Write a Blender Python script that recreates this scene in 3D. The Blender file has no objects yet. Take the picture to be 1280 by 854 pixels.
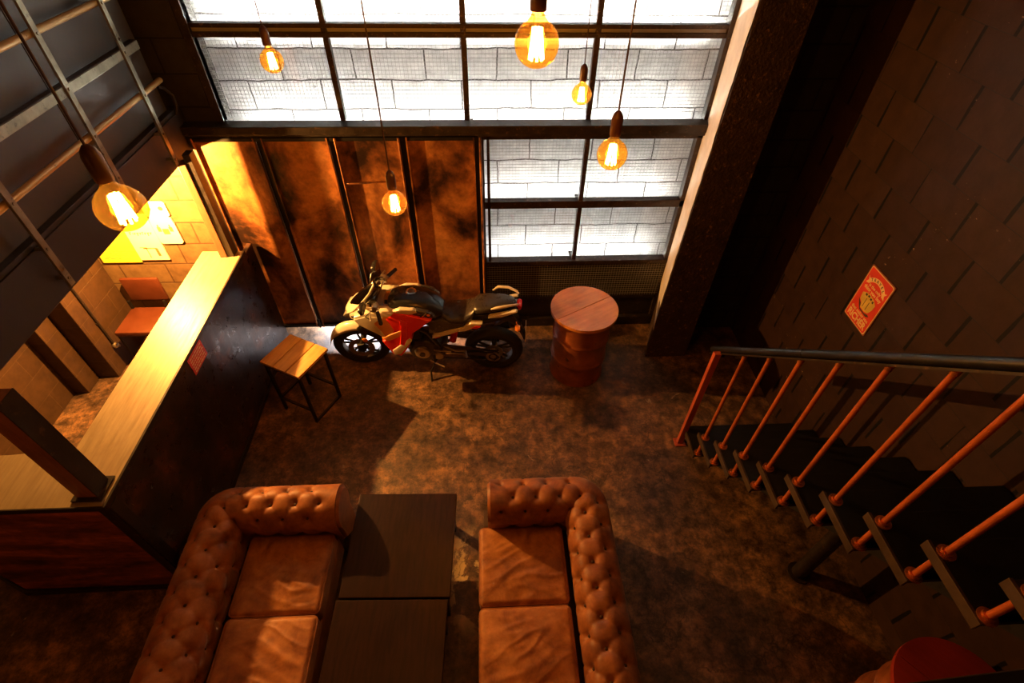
import bpy, bmesh, math, random
import numpy as np
from mathutils import Vector, Matrix, noise
random.seed(7)
PI = math.pi
SC = bpy.context.scene
COL = SC.collection

# ------------------------------------------------------------------ materials
def lin(c):
    return tuple((x/12.92 if x <= .04045 else ((x+.055)/1.055)**2.4) for x in c)

class NT:
    def __init__(s, name):
        s.m = bpy.data.materials.new(name); s.m.use_nodes = True
        s.t = s.m.node_tree; s.n = s.t.nodes
        s.b = s.n['Principled BSDF']; s.out = s.n['Material Output']
        s.tc = s.n.new('ShaderNodeTexCoord')
    def new(s, kind, **kw):
        n = s.n.new(kind)
        for k, v in kw.items(): setattr(n, k, v)
        return n
    def link(s, a, b): s.t.links.new(a, b)
    def mapping(s, scale=(1,1,1), loc=(0,0,0), rot=(0,0,0), src='Object'):
        m = s.new('ShaderNodeMapping')
        m.inputs['Scale'].default_value = scale
        m.inputs['Location'].default_value = loc
        m.inputs['Rotation'].default_value = rot
        s.link(s.tc.outputs[src], m.inputs['Vector'])
        return m.outputs['Vector']
    def noise(s, vec, scale=5, detail=4, rough=.55, dist=0):
        n = s.new('ShaderNodeTexNoise')
        n.inputs['Scale'].default_value = scale; n.inputs['Detail'].default_value = detail
        n.inputs['Roughness'].default_value = rough; n.inputs['Distortion'].default_value = dist
        s.link(vec, n.inputs['Vector']); return n.outputs['Fac']
    def ramp(s, fac, stops):
        r = s.new('ShaderNodeValToRGB')
        e = r.color_ramp.elements
        while len(e) < len(stops): e.new(.5)
        for i, (p, c) in enumerate(stops):
            e[i].position = p
            e[i].color = (c[0], c[1], c[2], 1) if not isinstance(c, (int, float)) else (c, c, c, 1)
        s.link(fac, r.inputs['Fac']); return r.outputs['Color']
    def mix(s, fac, a, b, blend='MIX'):
        m = s.new('ShaderNodeMix', data_type='RGBA', blend_type=blend)
        if isinstance(fac, (int, float)): m.inputs['Factor'].default_value = fac
        else: s.link(fac, m.inputs['Factor'])
        for sock, v in ((m.inputs['A'], a), (m.inputs['B'], b)):
            if isinstance(v, tuple): sock.default_value = (v[0], v[1], v[2], 1)
            else: s.link(v, sock)
        return m.outputs['Result']
    def math(s, op, a, b=0.0):
        m = s.new('ShaderNodeMath', operation=op)
        for i, v in enumerate((a, b)):
            if isinstance(v, (int, float)): m.inputs[i].default_value = v
            else: s.link(v, m.inputs[i])
        return m.outputs[0]
    def bump(s, h, strength=.3, dist=.01):
        b = s.new('ShaderNodeBump')
        b.inputs['Strength'].default_value = strength; b.inputs['Distance'].default_value = dist
        s.link(h, b.inputs['Height'])
        s.link(b.outputs['Normal'], s.b.inputs['Normal'])
    def set(s, **kw):
        for k, v in kw.items():
            i = s.b.inputs[k.replace('_', ' ')]
            if hasattr(v, 'links') or hasattr(v, 'is_output'): s.link(v, i)
            elif isinstance(v, tuple): i.default_value = (v[0], v[1], v[2], 1)
            else: i.default_value = v

def simple(name, col, rough=.5, metal=0., var=.25, scale=12., bump=0.15, bdist=.003, spec=.5, worn=None):
    t = NT(name)
    v = t.mapping()
    n = t.noise(v, scale, 5, .6)
    lo = tuple(c*(1-var) for c in col); hi = tuple(min(1, c*(1+var)) for c in col)
    c = t.ramp(n, [(.3, lo), (.7, hi)])
    if worn:
        n2 = t.noise(v, scale*2.3, 8, .7)
        c = t.mix(t.ramp(n2, [(.58, 0.), (.66, 1.)]), c, worn)
    t.set(Base_Color=c, Metallic=metal, Specular_IOR_Level=spec)
    r = t.ramp(n, [(.3, max(0, rough-.08)), (.7, min(1, rough+.08))])
    t.set(Roughness=r)
    if bump: t.bump(t.noise(v, scale*4, 4), bump, bdist)
    return t.m

def emit(name, col, strength):
    t = NT(name)
    t.set(Base_Color=(0,0,0), Emission_Color=col, Emission_Strength=strength)
    return t.m

M = {}
# worn concrete floor: dark varnished slab with patches rubbed paler
t = NT('worn_concrete_floor')
v = t.mapping()
a = t.noise(v, 1.6, 10, .7, .1); b = t.noise(v, 9, 12, .8, .1); c3 = t.noise(v, 40, 6, .6)
base = t.ramp(a, [(.32, (.036,.021,.013)), (.5, (.125,.070,.036)), (.68, (.28,.155,.072))])
fine = t.ramp(b, [(.40, (.35,.33,.30)), (.5, (.9,.9,.9)), (.60, (1.9,1.7,1.4))])
cc = t.mix(1., base, fine, 'MULTIPLY')
pt = t.noise(t.mapping(loc=(3.1,1.7,0)), 3.2, 6, .6, 1.2)
cc = t.mix(t.ramp(pt, [(.685, 0.), (.70, .7)]), cc, (.34,.27,.16))
vd = t.new('ShaderNodeVectorMath', operation='DISTANCE'); t.link(t.mapping(scale=(1,.45,1)), vd.inputs[0]); vd.inputs[1].default_value = (-.19,.70,0)
pn = t.noise(t.mapping(loc=(.4,.9,0)), 5.5, 8, .62, .7)
pm = t.math('MULTIPLY', t.ramp(vd.outputs['Value'], [(.07, 1.), (.20, 0.)]), t.ramp(pn, [(.50, 0.), (.54, 1.)]))
cc = t.mix(pm, cc, (.62,.45,.20))
cr = t.new('ShaderNodeTexVoronoi', feature='DISTANCE_TO_EDGE'); cr.inputs['Scale'].default_value = .9
wv = t.new('ShaderNodeVectorMath', operation='ADD')
nz = t.new('ShaderNodeTexNoise'); nz.inputs['Scale'].default_value = 2.5; nz.inputs['Detail'].default_value = 6
t.link(v, nz.inputs['Vector']); t.link(v, wv.inputs[0]); t.link(nz.outputs['Color'], wv.inputs[1])
t.link(wv.outputs[0], cr.inputs['Vector'])
cc = t.mix(t.ramp(cr.outputs['Distance'], [(.0, .7), (.008, 0.)]), cc, (.02,.016,.012))
t.set(Base_Color=cc, Roughness=t.ramp(b, [(.35, .32), (.65, .75)]), Specular_IOR_Level=.45)
t.bump(t.math('ADD', t.math('MULTIPLY', b, .7), t.math('MULTIPLY', c3, .3)), .5, .012)
M['floor'] = t.m

def block_wall(name, c1, c2, mortar, w, h, off, axis, rough=.6, bstr=.6, gap=.012, chips=None, zoff=0., wob=.012):
    t = NT(name)
    sep = t.new('ShaderNodeSeparateXYZ'); t.link(t.tc.outputs['Object'], sep.inputs[0])
    cb = t.new('ShaderNodeCombineXYZ')
    t.link(t.math('ADD', sep.outputs[axis], off), cb.inputs[0])
    t.link(t.math('ADD', sep.outputs[2], zoff), cb.inputs[1])
    nz = t.noise(t.mapping(), 3, 4); nz2 = t.math('MULTIPLY', t.math('SUBTRACT', nz, .5), wob)
    add = t.new('ShaderNodeVectorMath', operation='ADD'); t.link(cb.outputs[0], add.inputs[0])
    cb2 = t.new('ShaderNodeCombineXYZ'); t.link(nz2, cb2.inputs[0]); t.link(nz2, cb2.inputs[1])
    t.link(cb2.outputs[0], add.inputs[1])
    br = t.new('ShaderNodeTexBrick')
    br.offset = .5
    br.inputs['Scale'].default_value = 1; br.inputs['Brick Width'].default_value = w
    br.inputs['Row Height'].default_value = h; br.inputs['Mortar Size'].default_value = gap
    br.inputs['Mortar Smooth'].default_value = .15
    br.inputs['Color1'].default_value = (*c1, 1); br.inputs['Color2'].default_value = (*c2, 1)
    br.inputs['Mortar'].default_value = (*mortar, 1)
    t.link(add.outputs[0], br.inputs['Vector'])
    n = t.noise(t.mapping(), 9, 8, .65)
    c = t.mix(1., br.outputs['Color'], t.ramp(n, [(.3, .7), (.7, 1.25)]), 'MULTIPLY')
    if chips:
        n2 = t.noise(t.mapping(), 16, 10, .75); n3 = t.noise(t.mapping(loc=(2,0.3,5)), 1.4, 2)
        f = t.math('MULTIPLY', t.ramp(n2, [(.63, 0.), (.66, 1.)]), t.ramp(n3, [(.55, 0.), (.66, 1.)]))
        c = t.mix(f, c, chips)
    t.set(Base_Color=c, Roughness=rough, Specular_IOR_Level=.4)
    hgt = t.math('SUBTRACT', t.math('MULTIPLY', n, .35), br.outputs['Fac'])
    t.bump(hgt, bstr, .012)
    return t.m
def slot_wall(name, c1, c2, w, h, yoff, zoff):
    t = NT(name)
    sep = t.new('ShaderNodeSeparateXYZ'); t.link(t.tc.outputs['Object'], sep.inputs[0])
    wob = t.math('MULTIPLY', t.math('SUBTRACT', t.noise(t.mapping(), 4, 4), .5), .012)
    y = t.math('ADD', t.math('ADD', sep.outputs[1], yoff), wob); z = t.math('ADD', t.math('ADD', sep.outputs[2], zoff), wob)
    zr = t.math('DIVIDE', z, h); row = t.math('FLOOR', zr); fz = t.math('FRACT', zr)
    half = t.math('MULTIPLY', t.math('PINGPONG', row, 1.0), .5)
    fy = t.math('FRACT', t.math('ADD', t.math('DIVIDE', y, w), half))
    n8 = t.noise(t.mapping(), 6, 6, .7)
    vy = t.math('MULTIPLY', t.math('ABSOLUTE', t.math('SUBTRACT', fy, .5)), w)
    vw = t.math('MULTIPLY', t.ramp(t.noise(t.mapping(loc=(1,4,2)), 2.2, 3), [(.30, .2), (.52, 1.)]), .013)
    vm = t.math('LESS_THAN', vy, vw)
    dz = t.math('MULTIPLY', t.math('MINIMUM', fz, t.math('SUBTRACT', 1.0, fz)), h)
    hm = t.math('LESS_THAN', dz, t.math('MULTIPLY', n8, .006))
    idn = t.new('ShaderNodeTexWhiteNoise', noise_dimensions='2D'); cb = t.new('ShaderNodeCombineXYZ')
    t.link(row, cb.inputs[0]); t.link(t.math('FLOOR', t.math('SUBTRACT', t.math('ADD', t.math('DIVIDE', y, w), half), .5)), cb.inputs[1])
    t.link(cb.outputs[0], idn.inputs['Vector'])
    c = t.mix(idn.outputs['Value'], c1, c2)
    c = t.mix(1., c, t.ramp(t.noise(t.mapping(), 9, 8, .65), [(.3, .75), (.7, 1.25)]), 'MULTIPLY')
    c = t.mix(hm, c, (.022,.015,.011)); c = t.mix(vm, c, (.004,.003,.003))
    n2 = t.noise(t.mapping(), 24, 10, .8); n3 = t.noise(t.mapping(loc=(2,0.55,5.2)), 1.3, 2)
    f = t.math('MULTIPLY', t.ramp(n2, [(.63, 0.), (.65, 1.)]), t.ramp(n3, [(.56, 0.), (.66, 1.)]))
    c = t.mix(f, c, (.45,.33,.18))
    t.set(Base_Color=c, Roughness=.55, Specular_IOR_Level=.2)
    hg = t.math('SUBTRACT', t.math('MULTIPLY', n8, .3), t.math('ADD', t.math('MULTIPLY', hm, .4), vm))
    t.bump(hg, .6, .01)
    return t.m
M['wall_right'] = slot_wall('dark_painted_slotted_blocks', (.030,.0135,.0075), (.038,.018,.010), .43, .252, .01, -.15)
M['wall_back'] = block_wall('dark_painted_block_back', (.03,.023,.018), (.036,.028,.02), (.012,.009,.007), .5, .252, 0, 0, .6, .7, .009)
M['wall_tan'] = block_wall('tan_painted_block', (.17,.10,.042), (.19,.115,.048), (.10,.055,.025), .46, .24, .1, 0, .5, .6, .008, chips=(.5,.38,.2))
M['wall_left'] = block_wall('brown_painted_block_left', (.055,.028,.012), (.062,.032,.014), (.09,.05,.022), .46, .24, .1, 1, .5, .5, .003)
M['wall_out'] = block_wall('white_render_block_outside', (.55,.53,.50), (.60,.58,.55), (.07,.06,.055), .62, .25, .2, 0, .8, 1.0, .006, chips=(.10,.09,.08), zoff=-.085, wob=.05)
M['column'] = simple('dark_brown_rough_render', (.05,.028,.016), .6, 0, .4, 10, .8, .02, worn=(.26,.14,.06))
M['column_white'] = simple('scuffed_white_paint', (.78,.72,.62), .55, 0, .15, 6, .3, .006)
M['ceiling'] = simple('black_ceiling_paint', (.008,.006,.005), .9)
M['steel_dark'] = simple('dark_brown_steel', (.028,.020,.015), .42, .35, .4, 9, .2, worn=(.10,.055,.03))
M['steel_black'] = simple('black_steel', (.016,.014,.013), .4, .4, .3, 14, .15)
M['frame'] = simple('window_frame_brown_steel', (.035,.022,.015), .45, .3, .5, 14, .3, worn=(.16,.11,.07))
M['mezz_panel'] = simple('dark_grey_plywood_panel', (.058,.049,.037), .42, 0, .25, 2.2, .15, .003)
M['mezz_beam'] = simple('dark_brown_beam', (.018,.012,.009), .6, 0, .35, 5, .25, .004)
M['galv'] = simple('tarnished_flat_steel', (.30,.27,.19), .34, .85, .35, 10, .2, worn=(.12,.11,.09))
M['brass_tube'] = simple('brass_coloured_tube', (.50,.34,.13), .35, .4, .1, 9, 0)
# rusted steel sheets
t = NT('rusted_steel_sheet')
v = t.mapping(scale=(1,1,.75))
n1 = t.noise(v, 2.0, 8, .62, .3); n2 = t.noise(t.mapping(loc=(5,2,1)), 9, 8, .7)
c = t.ramp(n1, [(.38, (.022,.010,.006)), (.47, (.20,.07,.02)), (.56, (.48,.19,.05)), (.74, (.66,.31,.09))])
c = t.mix(1., c, t.ramp(n2, [(.32, .55), (.6, 1.15)]), 'MULTIPLY')
t.set(Base_Color=c, Roughness=t.ramp(n1, [(.35, .35), (.65, .55)]), Metallic=.25)
t.bump(n2, .25, .006)
M['rust'] = t.m
# brushed counter top
t = NT('pale_zinc_counter_top')
n1 = t.noise(t.mapping(scale=(14,1.2,1)), 3, 6, .6); n2 = t.noise(t.mapping(), 5, 8, .7)
c = t.mix(t.ramp(n2, [(.55, 0.), (.72, .6)]), t.ramp(n1, [(.3, (.24,.18,.10)), (.7, (.34,.265,.155))]), (.25,.17,.09))
t.set(Base_Color=c, Roughness=t.ramp(n1, [(.3, .42), (.7, .55)]), Metallic=.3)
t.bump(n1, .08, .002)
M['counter'] = t.m
t = NT('dark_scuffed_steel_panel')
n1 = t.noise(t.mapping(scale=(1,1,1)), 2.6, 8, .65, .4); n2 = t.noise(t.mapping(), 12, 6, .7)
c = t.ramp(n1, [(.35, (.018,.013,.010)), (.55, (.05,.026,.015)), (.70, (.16,.055,.02))])
t.set(Base_Color=c, Roughness=t.ramp(n2, [(.3, .22), (.7, .42)]), Metallic=.45)
t.bump(t.noise(t.mapping(scale=(1,1,.4)), 3.5, 5), .5, .02)
M['bar_panel'] = t.m
t = NT('red_glow_front_panel')  # streaked bar front; red glow on it is painted into the base colour
n1 = t.noise(t.mapping(scale=(.6,1,2.2)), 3.0, 9, .68, .3); n2 = t.noise(t.mapping(), 14, 8, .7)
c = t.ramp(n1, [(.34, (.06,.024,.013)), (.5, (.26,.075,.026)), (.66, (.55,.16,.05))])
c = t.mix(1., c, t.ramp(n2, [(.3, .6), (.65, 1.2)]), 'MULTIPLY')
t.set(Base_Color=c, Roughness=.45, Metallic=.2)
M['bar_front'] = t.m
def wood(name, c1, c2, rough=.4, scale=(1,8,1), sc=4, coat=0., spec=.5):
    t = NT(name)
    n = t.noise(t.mapping(scale=scale), sc, 6, .6, .4)
    n2 = t.noise(t.mapping(), 3, 5)
    c = t.mix(1., t.ramp(n, [(.3, c1), (.7, c2)]), t.ramp(n2, [(.3, .75), (.7, 1.2)]), 'MULTIPLY')
    t.set(Base_Color=c, Roughness=rough, Coat_Weight=coat, Coat_Roughness=.2, Specular_IOR_Level=spec)
    t.bump(n, .2, .003)
    return t.m
M['stool_wood'] = wood('warm_pine_planks', (.48,.25,.07), (.70,.42,.13), .42, (10,1,1))
M['table_wood'] = wood('dark_walnut_table_top', (.016,.007,.004), (.034,.014,.008), .36, (9,1,1), 5, 0., .2)
M['barrel_top'] = wood('orange_varnished_wood', (.55,.18,.035), (.74,.30,.06), .22, (1,7,1), 4, .3)
M['barrel_top_red'] = wood('red_varnished_wood', (.26,.022,.010), (.34,.03,.014), .45, (1,7,1), 4)
M['post_wood'] = wood('reddish_brown_post', (.17,.065,.028), (.30,.12,.05), .45, (6,6,1), 4)
M['barrel'] = simple('rusty_red_drum_paint', (.33,.10,.035), .42, .35, .45, 5, .2, .006, worn=(.05,.025,.015))
M['rail_red'] = simple('copper_red_painted_tube', (.50,.12,.03), .38, .25, .25, 10, .1)
M['rail_red_wood'] = wood('red_painted_timber_post', (.40,.07,.03), (.52,.11,.045), .45, (6,6,1), 4)
M['tread'] = simple('black_steel_tread', (.005,.004,.0035), .6, .2, .3, 15, .2)
M['tread_edge'] = simple('brown_angle_iron', (.07,.045,.03), .5, .4, .3, 10, .2)
M['copper'] = simple('copper_collar', (.62,.22,.07), .3, .8, .2, 10, .05)
# distressed tan leather
def leather(name, c1, c2, c3, rough=.5):
    t = NT(name)
    n1 = t.noise(t.mapping(), 5, 8, .65, .5); n2 = t.noise(t.mapping(), 60, 4, .6); n3 = t.noise(t.mapping(), 14, 8, .7)
    c = t.ramp(n1, [(.32, c1), (.5, c2), (.68, c3)])
    c = t.mix(1., c, t.ramp(n3, [(.3, .72), (.65, 1.15)]), 'MULTIPLY')
    t.set(Base_Color=c, Roughness=t.ramp(n1, [(.3, rough-.08), (.7, rough+.12)]), Sheen_Weight=.1, Sheen_Roughness=.5, Specular_IOR_Level=.35)
    t.bump(t.math('ADD', t.math('MULTIPLY', n2, .3), n3), .22, .004)
    return t.m
M['leather'] = leather('distressed_tan_leather', (.15,.042,.010), (.28,.092,.022), (.40,.15,.038), .5)
M['leather_seat'] = leather('distressed_seat_leather', (.17,.052,.013), (.35,.13,.034), (.50,.215,.065), .5)
M['leather_dark'] = simple('dark_sofa_base', (.05,.022,.012), .7)
M['chair_leather'] = simple('smooth_brown_leather', (.10,.026,.010), .42, 0, .15, 8, .1)
M['bakelite'] = simple('brown_bakelite_holder', (.09,.035,.02), .4, 0, .1, 10, 0)
M['cord'] = simple('brown_cable', (.06,.03,.018), .7, 0, .1, 10, 0)
# bulb glass: thin amber, mirrors a little, lets light through
t = NT('amber_bulb_glass')
tr = t.new('ShaderNodeBsdfTransparent'); tr.inputs[0].default_value = (1.0,.66,.20,1)
gl = t.new('ShaderNodeBsdfGlossy'); gl.inputs[0].default_value = (1,.9,.7,1); gl.inputs[1].default_value = .08
lw = t.new('ShaderNodeLayerWeight'); lw.inputs[0].default_value = .25
f = t.math('MULTIPLY', lw.outputs['Facing'], .45)
ms = t.new('ShaderNodeMixShader'); t.link(f, ms.inputs[0]); t.link(tr.outputs[0], ms.inputs[1]); t.link(gl.outputs[0], ms.inputs[2])
tl = t.new('ShaderNodeBsdfTranslucent'); tl.inputs[0].default_value = (1,.55,.12,1)
m2 = t.new('ShaderNodeMixShader'); m2.inputs[0].default_value = .011; t.link(ms.outputs[0], m2.inputs[1]); t.link(tl.outputs[0], m2.inputs[2])
t.link(m2.outputs[0], t.out.inputs['Surface'])
M['bulb'] = t.m
t = NT('clear_window_glass')
tr = t.new('ShaderNodeBsdfTransparent'); tr.inputs[0].default_value = (.93,.95,.94,1)
gl = t.new('ShaderNodeBsdfGlossy'); gl.inputs[1].default_value = .03
ms = t.new('ShaderNodeMixShader'); ms.inputs[0].default_value = .05
t.link(tr.outputs[0], ms.inputs[1]); t.link(gl.outputs[0], ms.inputs[2]); t.link(ms.outputs[0], t.out.inputs['Surface'])
M['glass'] = t.m
M['wire'] = simple('galvanised_wire', (.32,.31,.29), .5, .3, .1, 10, 0)
M['filament'] = emit('glowing_filament', (1,.60,.18), 160)
M['tube'] = emit('white_light_tube', (1,.98,.94), 100)
M['tube_low'] = emit('dimmer_white_light_tube', (1,.98,.94), 85)
M['tube_high'] = emit('bright_white_light_tube', (1,.98,.94), 300)
# motorcycle
M['m_white'] = simple('pearl_white_paint', (.85,.78,.62), .22, .1, .05, 6, 0)
M['m_red'] = simple('bright_red_paint', (.85,.035,.02), .25, 0, .04, 6, 0)
M['m_orange'] = simple('orange_fade_paint', (.92,.40,.08), .25, 0, .1, 6, 0)
M['m_black'] = simple('gloss_black_paint', (.02,.019,.018), .2, 0, .1, 8, 0)
M['m_grey'] = simple('gunmetal_paint', (.10,.095,.085), .25, .5, .1, 8, 0)
M['m_seat'] = simple('black_vinyl_seat', (.035,.03,.026), .30, 0, .1, 20, .1)
M['rubber'] = simple('tyre_rubber', (.02,.019,.018), .7, 0, .15, 20, .2)
M['alloy'] = simple('cast_alloy', (.42,.38,.31), .35, .85, .1, 14, .1)
M['dark_alloy'] = simple('dark_cast_alloy', (.07,.062,.055), .4, .7, .1, 14, .1)
M['chrome'] = simple('polished_chrome', (.75,.70,.60), .12, 1, .05, 10, 0)
M['lens'] = simple('smoked_headlight_lens', (.35,.34,.32), .08, .3, .05, 6, 0)
M['tail_red'] = simple('red_tail_lens', (.75,.02,.02), .15, 0, .05, 6, 0)
M['amber'] = simple('orange_reflector', (.9,.28,.04), .2, 0, .05, 6, 0)
t = NT('smoked_windscreen')
tr = t.new('ShaderNodeBsdfTransparent'); tr.inputs[0].default_value = (.28,.22,.17,1)
gl = t.new('ShaderNodeBsdfGlossy'); gl.inputs[1].default_value = .1
ms = t.new('ShaderNodeMixShader'); ms.inputs[0].default_value = .3
t.link(tr.outputs[0], ms.inputs[1]); t.link(gl.outputs[0], ms.inputs[2]); t.link(ms.outputs[0], t.out.inputs['Surface'])
M['screen'] = t.m
# signs
M['sign_red'] = simple('faded_red_enamel', (.72,.055,.03), .4, 0, .12, 14, .05)
M['sign_cream'] = simple('cream_print', (.86,.66,.30), .5, 0, .08, 14, 0)
M['sign_yellow'] = simple('mustard_print', (.66,.50,.10), .5, 0, .15, 18, 0)
M['sign_dark'] = simple('dark_print', (.06,.035,.02), .5, 0, .1, 14, 0)
M['sign_edge'] = simple('rusty_sign_edge', (.28,.09,.04), .6, 0, .2, 14, 0)
M['poster_yellow'] = simple('yellow_tin_poster', (.85,.66,.05), .5, 0, .08, 9, 0)
M['poster_cream'] = simple('cream_tin_poster', (.86,.76,.50), .5, 0, .07, 9, 0)
M['poster_ink'] = simple('poster_ink', (.34,.20,.05), .5, 0, .1, 9, 0)
M['poster_green'] = simple('poster_green_ink', (.45,.48,.06), .5, 0, .1, 9, 0)
M['poster_brown'] = simple('poster_brown_ink', (.50,.14,.04), .5, 0, .1, 9, 0)

# ------------------------------------------------------------------ mesh helpers
class MB:
    """collects shapes, links them as one mesh object"""
    def __init__(s): s.bm = bmesh.new()
    def _xf(s, vs, mat):
        if mat is not None: bmesh.ops.transform(s.bm, matrix=mat, verts=vs)
    def box(s, x0, x1, y0, y1, z0, z1, bev=0., mat=None):
        r = bmesh.ops.create_cube(s.bm, size=1.0)['verts']
        for v in r:
            v.co = Vector(((x0+x1)/2+v.co.x*(x1-x0), (y0+y1)/2+v.co.y*(y1-y0), (z0+z1)/2+v.co.z*(z1-z0)))
        if bev:
            es = list({e for v in r for e in v.link_edges})
            o = bmesh.ops.bevel(s.bm, geom=es, offset=bev, segments=2, affect='EDGES', profile=.6)
            r = list({v for f in o['faces'] for v in f.verts} | {v for v in r if v.is_valid})
        s._xf(r, mat); return s
    def cyl(s, p, q, r0, r1=None, seg=16, caps=True):
        p, q = Vector(p), Vector(q); d = q-p; L = d.length
        r1 = r0 if r1 is None else r1
        m = Matrix.Translation((p+q)/2) @ d.to_track_quat('Z', 'Y').to_matrix().to_4x4()
        bmesh.ops.create_cone(s.bm, cap_ends=caps, segments=seg, radius1=r0, radius2=r1, depth=L, matrix=m)
        return s
    def tube(s, pts, r, seg=10, closed=False, cap=True):
        pts = [Vector(p) for p in pts]; n = len(pts); rings = []
        rr = r if isinstance(r, (list, tuple)) else [r]*n
        up = None
        for i, p in enumerate(pts):
            a = pts[i-1] if (i > 0 or closed) else p
            b = pts[(i+1) % n] if (i < n-1 or closed) else p
            d = (b-a).normalized()
            if up is None:
                up = Vector((0,0,1)) if abs(d.z) < .9 else Vector((1,0,0))
            x = d.cross(up).normalized(); y = x.cross(d).normalized(); up = y
            rings.append([s.bm.verts.new(p+(x*math.cos(2*PI*k/seg)+y*math.sin(2*PI*k/seg))*rr[i]) for k in range(seg)])
        for i in range(n if closed else n-1):
            A, B = rings[i], rings[(i+1) % n]
            for k in range(seg): s.bm.faces.new((A[k], A[(k+1)%seg], B[(k+1)%seg], B[k]))
        if cap and not closed:
            s.bm.faces.new(rings[0][::-1]); s.bm.faces.new(rings[-1])
        return s
    def sphere(s, c, r, seg=20, sc=(1,1,1), mat=None):
        m = Matrix.Translation(c) @ Matrix.Diagonal((*sc, 1))
        if mat is not None: m = mat @ m
        bmesh.ops.create_uvsphere(s.bm, u_segments=seg, v_segments=seg//2+2, radius=r, matrix=m); return s
    def lathe(s, prof, seg=32, mat=None, closed=False, a0=0., a1=2*PI):
        """profile [(r, h)] about z"""
        full = abs(a1-a0-2*PI) < 1e-6; n = seg if full else seg+1
        cols = []
        vs = []
        for k in range(n):
            a = a0+(a1-a0)*k/seg
            col = [s.bm.verts.new((r*math.cos(a), r*math.sin(a), h)) for r, h in prof]
            cols.append(col); vs += col
        m = len(prof)
        for k in range(n if full else n-1):
            A, B = cols[k], cols[(k+1) % n]
            for j in range(m if closed else m-1):
                q = (A[j], B[j], B[(j+1)%m], A[(j+1)%m])
                try: s.bm.faces.new(q)
                except ValueError: pass
        if closed and not full:
            s.bm.faces.new(cols[0]); s.bm.faces.new(cols[-1][::-1])
        s._xf(vs, mat); return s
    def prism(s, pts, y0, y1, bev=0., mat=None, taper=1., seg=2):
        """outline in x,z extruded along y; the far (y1) side scaled by taper"""
        cx = sum(p[0] for p in pts)/len(pts); cz = sum(p[1] for p in pts)/len(pts)
        A = [s.bm.verts.new((p[0], y0, p[1])) for p in pts]
        B = [s.bm.verts.new((cx+(p[0]-cx)*taper, y1, cz+(p[1]-cz)*taper)) for p in pts]
        n = len(pts); fs = [s.bm.faces.new(A), s.bm.faces.new(B[::-1])]
        for i in range(n): fs.append(s.bm.faces.new((A[i], B[i], B[(i+1)%n], A[(i+1)%n])))
        vs = A+B
        if bev:
            es = list({e for f in fs for e in f.edges})
            o = bmesh.ops.bevel(s.bm, geom=es, offset=bev, segments=seg, affect='EDGES', profile=.6)
            vs = list({v for f in o['faces'] for v in f.verts} | {v for v in vs if v.is_valid})
        s._xf(vs, mat); return s
    def loft(s, secs, n=24, cap=True, mat=None):
        """sections (x, y, z, ry, rz, exponent) : superellipse rings in the y-z plane"""
        rings = []; vs = []
        for (x, y, z, ry, rz, e) in secs:
            ring = []
            for k in range(n):
                a = 2*PI*k/n; c, d = math.cos(a), math.sin(a)
                ring.append(s.bm.verts.new((x, y+ry*math.copysign(abs(c)**(2/e), c), z+rz*math.copysign(abs(d)**(2/e), d))))
            rings.append(ring); vs += ring
        for A, B in zip(rings, rings[1:]):
            for k in range(n): s.bm.faces.new((A[k], A[(k+1)%n], B[(k+1)%n], B[k]))
        if cap: s.bm.faces.new(rings[0][::-1]); s.bm.faces.new(rings[-1])
        s._xf(vs, mat); return s
    def grid(s, P):
        """P[i][j] points -> quads"""
        V = [[s.bm.verts.new(p) for p in row] for row in P]
        for i in range(len(V)-1):
            for j in range(len(V[0])-1):
                s.bm.faces.new((V[i][j], V[i+1][j], V[i+1][j+1], V[i][j+1]))
        return V
    def build(s, name, mat, parent=None, smooth=True, angle=40):
        bmesh.ops.recalc_face_normals(s.bm, faces=s.bm.faces)
        me = bpy.data.meshes.new(name); s.bm.to_mesh(me); s.bm.free()
        me.materials.append(mat)
        if smooth:
            me.polygons.foreach_set('use_smooth', [True]*len(me.polygons))
            try: me.set_sharp_from_angle(angle=math.radians(angle))
            except Exception: pass
        o = bpy.data.objects.new(name, me); COL.objects.link(o)
        if parent is not None: o.parent = parent
        return o

def tag(o, label=None, cat=None, group=None, kind=None):
    if label: o['label'] = label
    if cat: o['category'] = cat
    if group: o['group'] = group
    if kind: o['kind'] = kind
    return o
def empty(name, loc=(0,0,0), rot=(0,0,0)):
    o = bpy.data.objects.new(name, None); COL.objects.link(o)
    o.location = loc; o.rotation_euler = rot; o.empty_display_size = .1
    return o
def thing(name, label, cat, loc=(0,0,0), rot=(0,0,0), group=None):
    return tag(empty(name, loc, rot), label, cat, group)
def struct(o, label=None):
    return tag(o, label, None, None, 'structure')
def copy_tree(o, parent=None):
    c = o.copy(); COL.objects.link(c); c.parent = parent
    for ch in list(o.children):
        if ch.get('_proto') is None: copy_tree(ch, c)
    return c
def text_mesh(name, body, size, mat, parent, matrix, extrude=.001, align='CENTER', sx=1., bold=.0):
    cu = bpy.data.curves.new(name, 'FONT'); cu.body = body; cu.size = size
    cu.align_x = align; cu.align_y = 'CENTER'; cu.extrude = extrude; cu.offset = bold
    tmp = bpy.data.objects.new('tmp_text', cu); COL.objects.link(tmp)
    dg = bpy.context.evaluated_depsgraph_get(); dg.update()
    me = bpy.data.meshes.new_from_object(tmp.evaluated_get(dg))
    bpy.data.objects.remove(tmp); bpy.data.curves.remove(cu)
    me.transform(Matrix.Diagonal((sx,1,1,1))); me.transform(matrix)
    me.materials.clear(); me.materials.append(mat)
    o = bpy.data.objects.new(name, me); COL.objects.link(o); o.parent = parent
    return o

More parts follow.
